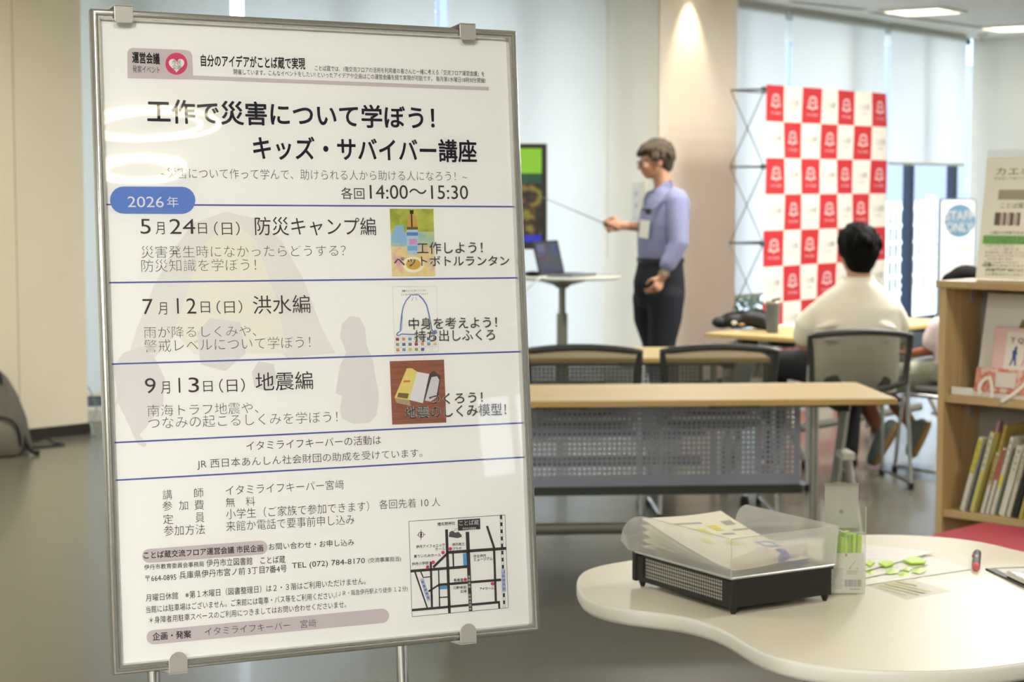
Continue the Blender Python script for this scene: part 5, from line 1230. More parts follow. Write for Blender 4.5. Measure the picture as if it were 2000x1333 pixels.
# handouts in the tray
M_hp = mat('handout_paper', (230, 224, 200), .7)
def curl(x, y, k, ph=0): return .0045 + k * .0022 + (.006 + .011 * k) * (max(0, y) / TL) ** 1.5 + .0025 * sin(x * 20 + y * 14 + ph)
hl = ['lowest handout at the bottom of the clear tray', 'second handout from the bottom in the clear tray', 'handout in the middle of the curled stack in the clear tray', 'handout just under the top one in the clear tray', 'topmost handout in the clear tray, with small yellow pictures']
for k in range(5):
    t = thing('handout', hl[k], 'paper', TT(.0, .006, .071), ang_ , 'handouts in the clear tray')
    mb = MB(); n1, n2 = 9, 14; x0, x1, y0, y1 = .012 - .002 * (k % 2), TW - .03 + .003 * (k % 3), .03 - .006 * k, TL - .004 - .003 * (k % 2); G = []
    for i in range(n1 + 1):
        G.append([(x0 + (x1 - x0) * i / n1, y0 + (y1 - y0) * j / n2, curl(x0 + (x1 - x0) * i / n1, y0 + (y1 - y0) * j / n2, k, k)) for j in range(n2 + 1)])
    for i in range(n1):
        for j in range(n2): mb.poly([G[i][j], G[i + 1][j], G[i + 1][j + 1], G[i][j + 1]])
    sh_ = obj('sheet', mb, M_hp, t, True)
    if k == 4:
        def hz(x, y): return (x, y, curl(x, y, k, k) + .0006)
        for nm, c, rects in (('yellow_picture', (214, 204, 100), [(.09, .20, .112, .232), (.13, .215, .152, .247), (.06, .15, .08, .175), (.1, .13, .125, .155)]), ('grey_picture', (168, 164, 150), [(.175, .24, .2, .262), (.13, .19, .16, .2), (.17, .21, .21, .216), (.05, .26, .13, .268)]), ('blue_bag_picture', (110, 136, 190), [(.165, .1, .2, .112), (.165, .1, .172, .14), (.195, .1, .203, .14), (.172, .134, .196, .14)])):
            mb = MB()
            for a, b, c_, d in rects:
                for i in range(3):
                    for j in range(3):
                        u0, u1 = a + (c_ - a) * i / 3, a + (c_ - a) * (i + 1) / 3; v0, v1 = b + (d - b) * j / 3, b + (d - b) * (j + 1) / 3
                        mb.poly([hz(u0, v0), hz(u1, v0), hz(u1, v1), hz(u0, v1)])
            obj(nm, mb, mat('hp_' + nm, c, .7), sh_)
t = thing('cloth_bag', 'rolled white cloth bag with a violet cord, at the near end of the clear tray', 'bag', TT(.15, .03, .073), ang_ + .3)
mb = MB(); mb.limb([(-.11, .03, .018), (-.04, .02, .022), (.0, .012, .014), (.03, .01, .02), (.055, .008, .022)], [.013, .021, .011, .018, .02]); mb.limb([(-.1, .05, .012), (-.02, .035, .015), (.04, .03, .014)], [.01, .014, .012])
fused('roll', mb, mat('bag_cloth', (222, 212, 196), .8), t, .004, 3)
mb = MB(); cv = [(-.012, 0, .0)]
for r in range(3): mb.tube([(-.004 + .004 * r, .012 + .016 * cos(q), .015 + .015 * sin(q)) for q in (2 * pi * i / 16 for i in range(16))], .0028, 6, closed=True)
mb.tube([(.0, -.003, .012), (-.02, -.012, .022), (-.038, -.012, .026), (-.03, -.01, .014), (.0, -.004, .01), (.022, -.012, .004), (.038, -.016, .004), (.03, -.012, .012), (.004, -.004, .014)], .003, 6)
mb.tube([(.0, -.004, .014), (.02, -.01, .0), (.03, -.014, .001), (.05, -.018, .002)], .003, 6)
obj('drawstring', mb, mat('cord_violet', (86, 70, 190), .6), t, True)

# ------------------------------------------------------------------ clear hanging case with green sticks
p = at_z(1652, 1162, TZ2); Wc, Dc, Hc_ = .083, .034, .182
t = thing('clear_case', 'clear plastic hanging case with its hatched flap open, full of neon green sticks', 'case', (p.x - .004, p.y, TZ2), R(2))
M_pet = mix_mat('clear_pet', [('Transparent', .76, {'Color': (.97, .98, .96, 1)}), ('Diffuse', .12, {'Color': (.85, .86, .82, 1)}), ('Glossy', .12, {'Roughness': .08})])
h = Wc / 2
mb = MB()
mb.poly([(-h, 0, .001), (h, 0, .001), (h, 0, .122), (.0, -.003, .123), (-h + .008, 0, .135), (-h, 0, .15)])
mb.poly([(-h, Dc, .001), (h, Dc, .001), (h, Dc, Hc_), (-h, Dc, Hc_)])
mb.poly([(-h, 0, .001), (-h, Dc, .001), (-h, Dc, Hc_ + .002), (-h, .012, Hc_ + .006), (-h, 0, Hc_ - .008)]); mb.poly([(h, 0, .001), (h, Dc, .001), (h, Dc, Hc_ - .01), (h, .012, Hc_ + .004), (h, 0, Hc_ - .006)]); mb.poly([(-h, 0, .001), (h, 0, .001), (h, Dc, .001), (-h, Dc, .001)])
obj('box', mb, M_pet, t)
mb = MB()
for x in (-h, h):
    mb.tube([(x, 0, .001), (x, 0, Hc_ - .008)], .0008, 5)
mb.tube([(-h + .008, 0, .137), (.0, -.003, .124), (h, 0, .122)], .0012, 5); obj('bright_edge', mb, M_fedge, t)
M_hat = bpy.data.materials.new('hatched_pet'); M_hat.use_nodes = True; nt = M_hat.node_tree; b = nt.nodes['Principled BSDF']; b.inputs['Roughness'].default_value = .3
tx = nt.nodes.new('ShaderNodeTexCoord'); mpn = nt.nodes.new('ShaderNodeMapping'); mpn.inputs['Rotation'].default_value = (0, R(45), 0); wv = nt.nodes.new('ShaderNodeTexWave'); wv.inputs['Scale'].default_value = 150; wv.bands_direction = 'X'
rp = nt.nodes.new('ShaderNodeValToRGB'); rp.color_ramp.elements[0].color = (*lin((150, 150, 140)), 1); rp.color_ramp.elements[1].color = (*lin((214, 214, 202)), 1); rp.color_ramp.elements[0].position = .35; rp.color_ramp.elements[1].position = .6
nt.links.new(tx.outputs['Object'], mpn.inputs[0]); nt.links.new(mpn.outputs[0], wv.inputs['Vector']); nt.links.new(wv.outputs['Fac'], rp.inputs[0]); nt.links.new(rp.outputs[0], b.inputs['Base Color']); b.inputs['Alpha'].default_value = .82
mb = MB(); fw = h - .008; G = []
rowsz = [(Dc - .001, .12), (Dc - .001, .16), (Dc - .001, .19), (Dc - .001, .209), (Dc - .004, .214), (Dc - .012, .217), (Dc - .024, .219)]
hx, hz_, hr = .0, .158, .0045
# flap with a round hole: ring of quads around the hole, strips above and below
top_ = .19; bo = .126; ring = [(hx + hr * cos(2 * pi * i / 24), hz_ + hr * sin(2 * pi * i / 24)) for i in range(24)]
def toedge(i):
    a = 2 * pi * i / 24; c, s = cos(a), sin(a); k = min((fw - hx) / abs(c) if abs(c) > 1e-6 else 9, ((top_ - hz_) / s if s > 0 else (bo - hz_) / s) if abs(s) > 1e-6 else 9); return (hx + c * k, hz_ + s * k)
outr = [toedge(i) for i in range(24)]
mb.add([(x, Dc - .001, z) for x, z in ring] + [(x, Dc - .001, z) for x, z in outr], [(i, (i + 1) % 24, 24 + (i + 1) % 24, 24 + i) for i in range(24)])
for cx_, cz_ in ((fw, top_), (-fw, top_), (-fw, bo), (fw, bo)):
    a = math.atan2(cz_ - hz_, cx_ - hx) % (2 * pi); i = int(a / (2 * pi / 24)); p0_, p1_ = outr[i], outr[(i + 1) % 24]
    mb.poly([(p0_[0], Dc - .001, p0_[1]), (cx_, Dc - .001, cz_), (p1_[0], Dc - .001, p1_[1])])
ex = [(-fw, fw)] * 3 + [(-fw, fw), (-fw - .001, fw), (-fw - .004, fw - .002), (-fw - .012, fw - .012)]
for i in range(2, 6): mb.poly([(ex[i][0], rowsz[i][0], rowsz[i][1]), (ex[i][1], rowsz[i][0], rowsz[i][1]), (ex[i + 1][1], rowsz[i + 1][0], rowsz[i + 1][1]), (ex[i + 1][0], rowsz[i + 1][0], rowsz[i + 1][1])])
mb.poly([(-.022, Dc - .012, .218), (.005, Dc - .012, .218), (.004, Dc - .03, .222), (-.02, Dc - .03, .223)])
obj('hatched_flap', mb, M_hat, t)
M_neon = mat('neon_green', (188, 226, 30), .35); M_neon2 = mat('neon_green_deep', (142, 190, 30), .4)
rnd = random.Random(8)
for i in range(18):
    x = -h + .008 + (Wc - .016) * i / 17; y = .010 + .013 * (i % 2)
    mb = MB(); dx = rnd.uniform(-.002, .002); mb.tube([(x, y, .003), (x + dx, y, .09), (x + dx, y, .108 + rnd.uniform(0, .014))], .0046, 8); o = obj('neon_stick', mb, M_neon if i % 3 else M_neon2, None, True)
    o.location = t.location; o.rotation_euler = t.rotation_euler; tag(o, 'neon green stick packed upright inside the clear hanging case', 'stick', 'neon sticks in the clear case')
mb = MB(); mb.box((0, .0025, .042), (Wc - .004, .0006, .08)); ins = obj('label_card', mb, mat('card_white', (220, 220, 212), .5), t)
mb = MB(); r = random.Random(3); x = .002
while x < .034:
    w = r.choice((.0006, .0009, .0014)); mb.box((x, .0019, .022), (w, .0004, .014)); x += w + r.choice((.0007, .001, .0014))
for j in range(12): mb.box((-.012, .0019, .012 + j * .0035), (.016 + .003 * (j % 3), .0004, .0009))
for j in range(3): mb.box((.016, .0019, .04 + j * .003), (.02, .0004, .0008))
mb.box((.016, .0019, .058), (.019, .0004, .0011), (0, R(-52), 0)); mb.box((.022, .0019, .01), (.02, .0004, .0014))
for c_ in ((.012, .046), (.026, .046)): mb.box((c_[0], .0019, c_[1]), (.005, .0004, .0012)); mb.box((c_[0], .0019, c_[1] + .005), (.005, .0004, .0012))
obj('barcode_print', mb, mat('card_ink', (128, 128, 132), .6), ins)
mb = MB(); mb.box((.004, .0018, .078), (.004, .0005, .006)); obj('magenta_mark', mb, mat('card_magenta', (206, 66, 140), .5), ins)

# ------------------------------------------------------------------ cards, marker, clipboard
def sheet_from(pxs, z, name, label, cat, m, group=None, thick=.0008):
    P = [at_z(x, y, TZ2 + z) for x, y in pxs]; c = sum(P, Vector()) / len(P)
    t = thing(name, label, cat, (c.x, c.y, TZ2 + z), 0, group)
    q = [(p.x - c.x, p.y - c.y) for p in P]; a = sum(q[i][0] * q[(i + 1) % len(q)][1] - q[(i + 1) % len(q)][0] * q[i][1] for i in range(len(q)))
    if a < 0: q = q[::-1]
    mb = MB(); mb.prism(q, 0, thick); o = obj('sheet', mb, m, t)
    return t, o, c
def flatpoly(pxs, z, c): return [tuple(at_z(x, y, TZ2 + z) - Vector((c.x, c.y, TZ2 + z)) + Vector((0, 0, 0))) for x, y in pxs]
M_card = mat('card_paper', (232, 230, 218), .45); M_pink_ = None
cards = [([(1640, 1098), (1802, 1083), (1896, 1113), (1690, 1144)], .0008, 'lowest printed white card of the fan beside the clear case, its corner pointing right', [[(1700, 1124), (1712, 1117), (1722, 1122), (1712, 1129)], [(1752, 1124), (1764, 1118), (1780, 1120), (1775, 1127), (1760, 1129)]]),
         ([(1640, 1090), (1790, 1086), (1812, 1104), (1690, 1130)], .003, 'middle white card of the fan with neon green tips along its edge', [[(1690, 1119), (1700, 1113), (1712, 1118), (1702, 1125)], [(1728, 1118), (1742, 1112), (1757, 1115), (1752, 1121), (1735, 1123)], [(1760, 1114), (1772, 1109), (1782, 1111), (1774, 1117)], [(1786, 1113), (1797, 1109), (1809, 1111), (1808, 1117), (1795, 1122), (1780, 1119)]]),
         ([(1640, 1064), (1700, 1066), (1826, 1079), (1690, 1116)], .0058, 'topmost white card of the fan, right of the clear case', [])]
for pxs, z, lb, greens in cards:
    t, o, c = sheet_from(pxs, z, 'printed_card', lb, 'card', M_card, 'fan of white cards')
    if greens:
        for g in greens:
            mb = MB(); P = [at_z(x, y, TZ2 + z) - Vector((c.x, c.y, TZ2 + z)) for x, y in g]; n = len(P); m_ = sum(P, Vector()) / n
            for i in range(n):
                a, b = P[i], P[(i + 1) % n]
                mb.poly([(a.x, a.y, .0009), (b.x, b.y, .0009), (m_.x, m_.y, .0017)])
            obj('neon_tip', mb, M_neon, o)
    mb = MB(); rr_ = random.Random(int(z * 1e5)); A_, B_, D_ = [Vector(q) for q in (pxs[0], pxs[1], pxs[3])]
    for j in range(6):
        v = .12 + j * .14; u0 = .2 + .1 * (j % 2); u1 = .72 + .08 * (j % 3)
        a = A_ + (B_ - A_) * u0 + (D_ - A_) * v; b = A_ + (B_ - A_) * u1 + (D_ - A_) * v
        pa = at_z(a.x, a.y, TZ2 + z) - Vector((c.x, c.y, TZ2 + z)); pb = at_z(b.x, b.y, TZ2 + z) - Vector((c.x, c.y, TZ2 + z)); dn = Vector((0, -.0016, 0))
        mb.poly([(pa.x, pa.y, .00095), (pb.x, pb.y, .00095), (pb.x, pb.y - .0016, .00095), (pa.x, pa.y - .0016, .00095)])
    obj('print_lines', mb, mat('card_grey', (186, 182, 172), .6), o)
for k, (g, lb) in enumerate([([(1764, 1097), (1778, 1091), (1795, 1092), (1808, 1098), (1806, 1102), (1780, 1103)], 'neon green strip sticking out between the upper cards, nearest the card corner'),
          ([(1716, 1103), (1726, 1098), (1744, 1099), (1746, 1104), (1730, 1109)], 'neon green strip between the cards, second from the clear case'), ([(1690, 1104), (1698, 1097), (1708, 1102), (1700, 1109)], 'neon green strip half hidden behind the clear case')]):
    t, o, c = sheet_from(g, .0068, 'green_strip', lb, 'strip', M_neon, 'neon strips among the cards', .0035)
M_lam = mix_mat('laminate_clear', [('Transparent', .84, {}), ('Diffuse', .1, {'Color': (.92, .9, .8, 1)}), ('Glossy', .06, {'Roughness': .15})])
t, o, c = sheet_from([(1696, 1145), (1778, 1132), (1862, 1156), (1770, 1172)], .0004, 'laminated_slip', 'small clear laminated slip with yellow-green print lying in front of the cards', 'slip', M_lam)
mb = MB()
for (x0, y0, x1, y1, w) in ((1718, 1143, 1795, 1162, 1.6), (1728, 1140, 1808, 1159, 2.2), (1742, 1139, 1820, 1156, 1.4), (1752, 1136, 1790, 1144, 2.0), (1715, 1147, 1770, 1163, 1.2)):
    mb.poly([tuple(at_z(x, y, TZ2 + .0014) - Vector((c.x, c.y, TZ2))) for x, y in band(x0, y0, x1, y1, w)])
mb.v = [(x, y, .0012) for x, y, z in mb.v]; obj('slip_print', mb, mat('slip_ink', (204, 198, 136), .6), o)
a = at_z(1909, 1080, TZ2 + .008); b = at_z(1906, 1109, TZ2 + .008); d = (b - a); ln_ = d.length; t = thing('marker_pen', 'short black marker with pink ends lying near the clipboard', 'marker', (a.x, a.y, TZ2), math.atan2(d.y, d.x))
mb = MB(); mb.tube([(.008, 0, .0082), (ln_ - .02, 0, .0082)], .0082, 16); obj('barrel', mb, mat('marker_black', (48, 44, 42), .4), t, True)
mb = MB(); mb.tube([(ln_ - .02, 0, .0082), (ln_ - .002, 0, .0082), (ln_ + .003, 0, .0082)], [.0078, .0075, .005], 16); obj('cap', mb, mat('marker_pink', (214, 92, 96), .4), t, True)
mb = MB(); mb.tube([(-.004, 0, .0082), (.0, 0, .0082), (.008, 0, .0082)], [.004, .0065, .0065], 12); mb.tube([(.012, -.0078, .009), (.05, -.0085, .009)], .0022, 6); obj('clip', mb, mat('marker_red', (200, 70, 78), .4), t, True)
mb = MB(); mb.box((ln_ * .5, 0, .0164), (.03, .006, .0004)); obj('label', mb, mat('marker_label', (150, 146, 140), .5), t)
# clipboard
c0 = at_z(1924, 1114, TZ2); cx_ = at_z(2000, 1150, TZ2) - c0; cy_ = at_z(2000, 1104, TZ2) - c0
e1 = cx_.normalized(); e2 = Vector((-e1.y, e1.x, 0)); 
if e2.dot(cy_) < 0: e2 = -e2
t = thing('clipboard', 'black clipboard with white paper and a steel clip on the white lobed table', 'clipboard', (c0.x, c0.y, TZ2), math.atan2(e1.y, e1.x))
mb = MB(); mb.box((.16, .115, .0022), (.32, .23, .0036)); obj('board', mb, mat('clipboard_black', (58, 58, 54), .45), t, bev=.0012)
mb = MB(); mb.box((.165, .118, .0046), (.297, .205, .001)); pp_ = obj('paper', mb, mat('clip_paper', (232, 228, 212), .6), t)
mb = MB()
for j in range(9): mb.box((.15, .04 + j * .018, .0053), (.2, .0016, .0003))
obj('form_lines', mb, mat('form_grey', (166, 160, 148), .6), pp_)
mb = MB(); mb.box((.135, .02, .0085), (.1, .03, .006)); mb.tube([(.09, .01, .0125), (.18, .01, .0125)], .004, 8); obj('steel_clip', mb, M_silver, t, bev=.002)
# ------------------------------------------------------------------ people
M_skin = mat('skin', (182, 134, 104), .55, noise_amt=.05, noise_scale=30); M_skin2 = mat('skin_tan', (140, 84, 54), .55, noise_amt=.05, noise_scale=30)
M_lip = mat('lip', (160, 96, 84), .5); M_eye = mat('eye_white', (225, 222, 215), .25); M_iris = mat('iris', (30, 22, 18), .2)
def build_head(mb, c, f, up, s=1.0):
    """head volumes around centre c facing f; s = 1 for a 0.225 m head"""
    f = Vector(f).normalized(); up = Vector(up); r = f.cross(up).normalized(); up = r.cross(f).normalized(); c = Vector(c)
    B = Matrix((r, f, up)).transposed(); E3 = B.to_euler()
    def p(x, y, z): return c + (r * x + f * y + up * z) * s
    def el(x, y, z, a, b, d): mb.ell(p(x, y, z), (a * s, b * s, d * s), E3)
    el(0, -.012, .03, .074, .094, .082); el(0, .028, -.03, .058, .062, .072); el(0, .046, -.07, .036, .036, .032)
    el(0, .02, -.055, .052, .052, .045)
    el(0, .09, -.012, .011, .016, .026); el(0, .1, -.028, .014, .014, .011)            # nose
    for k in (-1, 1):
        el(k * .033, .072, .02, .02, .012, .009)                                          # brow
        el(k * .036, .066, -.028, .022, .018, .02)                                        # cheek
        el(k * .075, -.012, -.012, .009, .02, .032)                                       # ear
    el(0, .086, -.052, .02, .009, .006); el(0, .083, -.061, .018, .009, .006)             # lips
    return p, r, f, up, E3
def face_parts(p, E3, s, parent):
    for k in (-1, 1):
        mb = MB(); mb.ell(p(k * .032, .073, .002), (.012 * s, .01 * s, .007 * s), E3); e = obj('eye', mb, M_eye, parent, True)
        mb = MB(); mb.ell(p(k * .032, .0815, .002), (.0055 * s, .003 * s, .0055 * s), E3); obj('iris', mb, M_iris, e, True)
def hand(mb, w, d, palm_n, L=.18, curl_=.5, side=1, spread=.2, grip=None):
    """hand volumes: wrist w, pointing d, palm facing palm_n; side = +1 puts the thumb towards d x palm_n"""
    w = Vector(w); d = Vector(d).normalized(); n = Vector(palm_n); n = (n - d * n.dot(d)).normalized(); x = d.cross(n) * side; k = L / .18
    B = Matrix((x, d, n)).transposed().to_euler()
    mb.ell(w + d * .045 * k, (.04 * k, .055 * k, .016 * k), B)
    mb.limb([w - d * .02, w + d * .02 * k], [.026 * k, .027 * k], 12, flat=.75, up=n)
    lens = (.068, .076, .07, .055); offx = (.029, .010, -.010, -.028)
    for i in range(4):
        b0 = w + d * (.085 - .006 * abs(i - 1)) * k + x * offx[i] * k; c = curl_ if not isinstance(curl_, (list, tuple)) else curl_[i]
        a = 0; P = [b0]; dirv = d + x * spread * (offx[i] / .03) * .35
        dirv.normalize(); seg = (.45, .32, .23)
        for j in range(3):
            a += c * (.9, 1.1, .8)[j]; P.append(P[-1] + (dirv * cos(a) + n * sin(a)) * lens[i] * seg[j] * k)
        mb.limb(P, [.0092 * k, .0086 * k, .008 * k, .0068 * k], 8)
    t0 = w + d * .025 * k + x * .03 * k; m = n * .4 + x * .8 + d * .75
    P = [t0 - x * .012 * k, t0 + m.normalized() * .03 * k, t0 + m.normalized() * .03 * k + (d * .9 + n * .6 + x * .1).normalized() * .03 * k, t0 + m.normalized() * .03 * k + (d * .9 + n * .6 + x * .1).normalized() * .03 * k + (d * .9 + n * .5 - x * .3).normalized() * .022 * k]
    mb.limb(P, [.013 * k, .012 * k, .0105 * k, .008 * k], 8)

# ---- presenter: standing, facing left, pointing at the screen --------------------------------
YP = 11.5; base = at_y(1292, 600, YP); O = Vector((base.x, YP, 0))
def L_(px, py, dy=0.0): return at_y(px, py, YP + dy) - O
t = thing('person', 'standing person in a lilac shirt and dark trousers pointing at the screen', 'person', O)
body = MB()
# far arm (pointing) and near arm (hanging)
sh_f, sh_n = L_(1278, 392, .17), L_(1322, 392, -.15)
el_f, wr_f = L_(1272, 446, .13), L_(1217, 441, .0)
el_n, wr_n = L_(1325, 478, -.2), L_(1294, 541, -.22)
head_c = L_(1279, 314); fdir = Vector((-1, -.12, -.16)); 
p_, r_, f_, u_, E_ = build_head(body, head_c, fdir, (0, 0, 1), 1.0)
neck = L_(1297, 362); body.limb([L_(1288, 335), L_(1296, 362), L_(1300, 385)], [.052, .056, .07], 16)
body.limb([L_(1300, 400), L_(1294, 450), L_(1290, 500), L_(1288, 545)], [.07, .09, .1, .1], 18)
body.limb([sh_f, el_f, wr_f], [.042, .036, .026], 14); body.limb([sh_n, el_n, wr_n], [.042, .037, .027], 14)
hand(body, wr_f, (-1, -.05, .02), (.1, .95, -.3), .18, (.55, .8, .9, .95), -1)
hand(body, wr_n, (-.50, -.05, -.85), (-.45, .8, .2), .175, (.5, .5, .55, .6), -1)
bo = fused('body', body, M_skin, t, .0065, 3)
face_parts(p_, E_, 1.0, bo)
# shirt
M_shirt = mat('shirt_lilac', (130, 130, 176), .8); nt = M_shirt.node_tree; b = nt.nodes['Principled BSDF']
tx = nt.nodes.new('ShaderNodeTexCoord'); ck = nt.nodes.new('ShaderNodeTexChecker'); ck.inputs['Scale'].default_value = 160; ck.inputs['Color1'].default_value = (*lin((116, 119, 155)), 1); ck.inputs['Color2'].default_value = (*lin((134, 137, 170)), 1)
nt.links.new(tx.outputs['Object'], ck.inputs['Vector']); nt.links.new(ck.outputs['Color'], b.inputs['Base Color'])
fx_ = Vector((-.88, -.48, 0)).normalized(); rx_ = Vector((fx_.y, -fx_.x, 0))      # chest facing, and his side axis
sm = MB()
def T(px, py, dy=0): return L_(px, py, dy)
secs = [(T(1291, 520), .155, .118), (T(1290, 500), .162, .125), (T(1291, 470), .17, .13), (T(1295, 440), .182, .134), (T(1300, 412), .19, .13), (T(1303, 392), .178, .115), (T(1302, 378), .12, .09), (T(1300, 366), .068, .066)]
sm.loft([(c, rx_, fx_, a, b_) for c, a, b_ in secs], 28)
sm.limb([sh_n + Vector((0, .02, 0)), el_n, L_(1308, 510, -.213)], [.075, .062, .05], 16)
sm.limb([sh_f, el_f, L_(1256, 446, .09)], [.07, .056, .046], 16)
sm.ell(L_(1316, 470, -.05), (.07, .08, .09))
# cuff, collar folds
sm.limb([L_(1310, 506, -.211), L_(1304, 517, -.215)], [.053, .05], 16)
shirt = fused('shirt', sm, M_shirt, t, .009, 3)
mb = MB()
cb = L_(1298, 362)
for k in (-1, 1):
    q = [cb + rx_ * k * .01 + fx_ * .075 + Vector((0, 0, -.035)), cb + rx_ * k * .055 + fx_ * .07 + Vector((0, 0, -.09)), cb + rx_ * k * .075 + fx_ * .01 + Vector((0, 0, -.025)), cb + rx_ * k * .045 - fx_ * .045 + Vector((0, 0, .012)), cb + rx_ * k * .052 + fx_ * .02 + Vector((0, 0, .02))]
    mb.add([tuple(v) for v in q] + [tuple(v + Vector((0, 0, .006)) + fx_ * .004) for v in q], [(0, 1, 2, 4), (4, 2, 3), (5, 6, 7, 9), (9, 7, 8), (0, 1, 6, 5), (1, 2, 7, 6), (2, 3, 8, 7), (3, 4, 9, 8), (4, 0, 5, 9)])
obj('collar', mb, M_shirt, shirt, True)
# trousers
M_tro = mat('trousers_navy', (18, 22, 31), .85, noise_amt=.15, noise_scale=25)
tm = MB()
tm.loft([(T(1290, 600), rx_, fx_, .165, .125), (T(1288, 575), rx_, fx_, .175, .145), (T(1287, 550), rx_, fx_, .175, .145), (T(1289, 525), rx_, fx_, .165, .13), (T(1290, 507), rx_, fx_, .158, .124)], 28)
ank_n, ank_f = Vector((.06, -.12, .08)), Vector((.015, .12, .08))
kn_n, kn_f = L_(1293, 672, -.12), L_(1280, 668, .1)
tm.limb([L_(1300, 580, -.08), L_(1299, 625, -.1), kn_n, L_(1300, 740, -.12), ank_n], [.115, .1, .082, .075, .062], 18)
tm.limb([L_(1272, 580, .08), L_(1270, 625, .1), kn_f, L_(1290, 740, .12), ank_f], [.115, .1, .082, .075, .062], 18)
tro = fused('trousers', tm, M_tro, t, .010, 3)
mb = MB(); mb.rings([[T(1290, py) + rx_ * cos(q) * a + fx_ * sin(q) * b_ for q in (2 * pi * i / 28 for i in range(28))] for py, a, b_ in ((513, .166, .131), (504, .167, .132), (504, .16, .126), (513, .16, .126))], False, True); obj('belt', mb, M_blk, t, True)
M_shoe = mat('shoe_black', (28, 26, 26), .4)
for nm, a in (('shoe', ank_n), ('shoe', ank_f)):
    mb = MB(); mb.limb([a + Vector((.03, 0, -.035)), a + Vector((-.06, -.01, -.035)), a + Vector((-.15, -.02, -.045))], [.045, .044, .034], 12); mb.box(a + Vector((-.06, -.01, -.072)), (.25, .085, .014), (0, 0, .1)); fused(nm, mb, M_shoe, t, .008, 3)
# hair
hm = MB(); hb = L_(1279, 314)
def hp_(x, y, z): return p_(x, y, z)
hm.ell(p_(0, -.026, .046), (.087, .1, .084), E_); hm.ell(p_(0, .02, .07), (.078, .068, .05), E_); hm.ell(p_(0, -.06, .0), (.078, .06, .07), E_); hm.ell(p_(0, -.062, -.035), (.062, .045, .05), E_)
rnd = random.Random(5)
for i in range(150):
    a = rnd.uniform(-pi, pi); e = rnd.uniform(-.15, 1.45); d = Vector((cos(a) * cos(e), sin(a) * cos(e), sin(e)))
    if d.y > .45 and d.z < .45: continue
    q0 = Vector((d.x * .082, -.022 + d.y * .096, .044 + d.z * .082)); fall = Vector((d.x * .004, .012 if d.y > 0 else -.004, -.03 - .02 * rnd.random()))
    lift_ = d * rnd.uniform(.004, .016)
    hm.limb([p_(*q0), p_(*(q0 + lift_ + fall * .5)), p_(*(q0 + lift_ * .8 + fall * 1.15))], [.011, .0085, .003], 6)
for i in range(16):
    x = rnd.uniform(-.062, .062); hm.limb([p_(x, .055, .088), p_(x * 1.05, .084, .07), p_(x + rnd.uniform(-.012, .012), .092 + rnd.uniform(0, .012), .034 + rnd.uniform(-.006, .024))], [.013, .009, .003], 6)
for k in (-1, 1): hm.ell(p_(k * .074, -.012, .026), (.014, .05, .036), E_)
M_hair = mat('hair_grey_brown', (68, 59, 44), .85, noise_amt=.35, noise_scale=50)
fused('hair', hm, M_hair, t, .0055, 1)
# glasses
mb = MB()
for k in (-1, 1):
    mb.tube([p_(k * .034 + .024 * cos(q), .098, .0 + .017 * sin(q)) for q in (2 * pi * i / 16 for i in range(16))], .0016, 6, closed=True)
    mb.tube([p_(k * .058, .096, .006), p_(k * .076, .06, .008), p_(k * .078, -.01, .004)], .0016, 6)
mb.tube([p_(-.01, .1, .004), p_(.01, .1, .004)], .0014, 6); obj('glasses', mb, mat('glasses_frame', (60, 64, 70), .3, .5), t, True)
# lanyard with clip and card
mb = MB(); nk = [L_(1307, 352, -.055), L_(1312, 362, -.09), L_(1302, 385, -.125), L_(1284, 405, -.14), L_(1267, 416, -.13)]
mb.tube(nk, .007, 6, flat=.4, up=(1, 0, 0)); mb.tube([L_(1262, 378, -.09), L_(1261, 396, -.12), L_(1266, 416, -.13)], .006, 6, flat=.4, up=(1, 0, 0)); lan = obj('lanyard', mb, mat('lanyard_black', (34, 34, 44), .6), t, True)
mb = MB(); mb.box(L_(1266, 413, -.14), (.035, .02, .035)); mb.box(L_(1262, 410, -.145), (.05, .012, .012)); obj('lanyard_clip', mb, M_blk, lan, bev=.004)
mb = MB(); mb.box(L_(1258, 448, -.13), (.062, .006, .105), (R(4), R(8), R(-35))); cdp = obj('name_card', mb, mat('name_card', (240, 240, 228), .4), lan)
mb = MB(); mb.box(L_(1258, 446, -.134), (.04, .004, .004), (R(4), R(8), R(-35))); mb.box(L_(1258, 452, -.134), (.04, .004, .004), (R(4), R(8), R(-35))); 
mb = MB(); wv_ = (wr_n - el_n).normalized(); ctr = wr_n - wv_ * .02
mb.tube([ctr - wv_ * .008, ctr + wv_ * .008], .034, 20); mb.tube([ctr + Vector((.0, -.028, .0)), ctr + Vector((.004, -.04, .002))], .017, 16); obj('wristwatch', mb, mat('watch_steel', (130, 124, 100), .3, .6), t, True)
# pointer
tip = at_y(1056, 384, 11.66); grip = at_y(1181, 437, YP - .02); dv = (grip - tip).normalized(); end = grip + dv * .09
st = thing('pointer_stick', 'thin telescopic pointer in the presenter\'s hand touching the screen', 'pointer', grip)
mb = MB(); mb.tube([tip - grip, (tip - grip) * .5, Vector((0, 0, 0))], [.0022, .0032, .0042], 8); obj('rod', mb, M_leg, st, True)
mb = MB(); mb.tube([Vector((0, 0, 0)), end - grip], .006, 8); obj('handle', mb, M_blk, st, True)

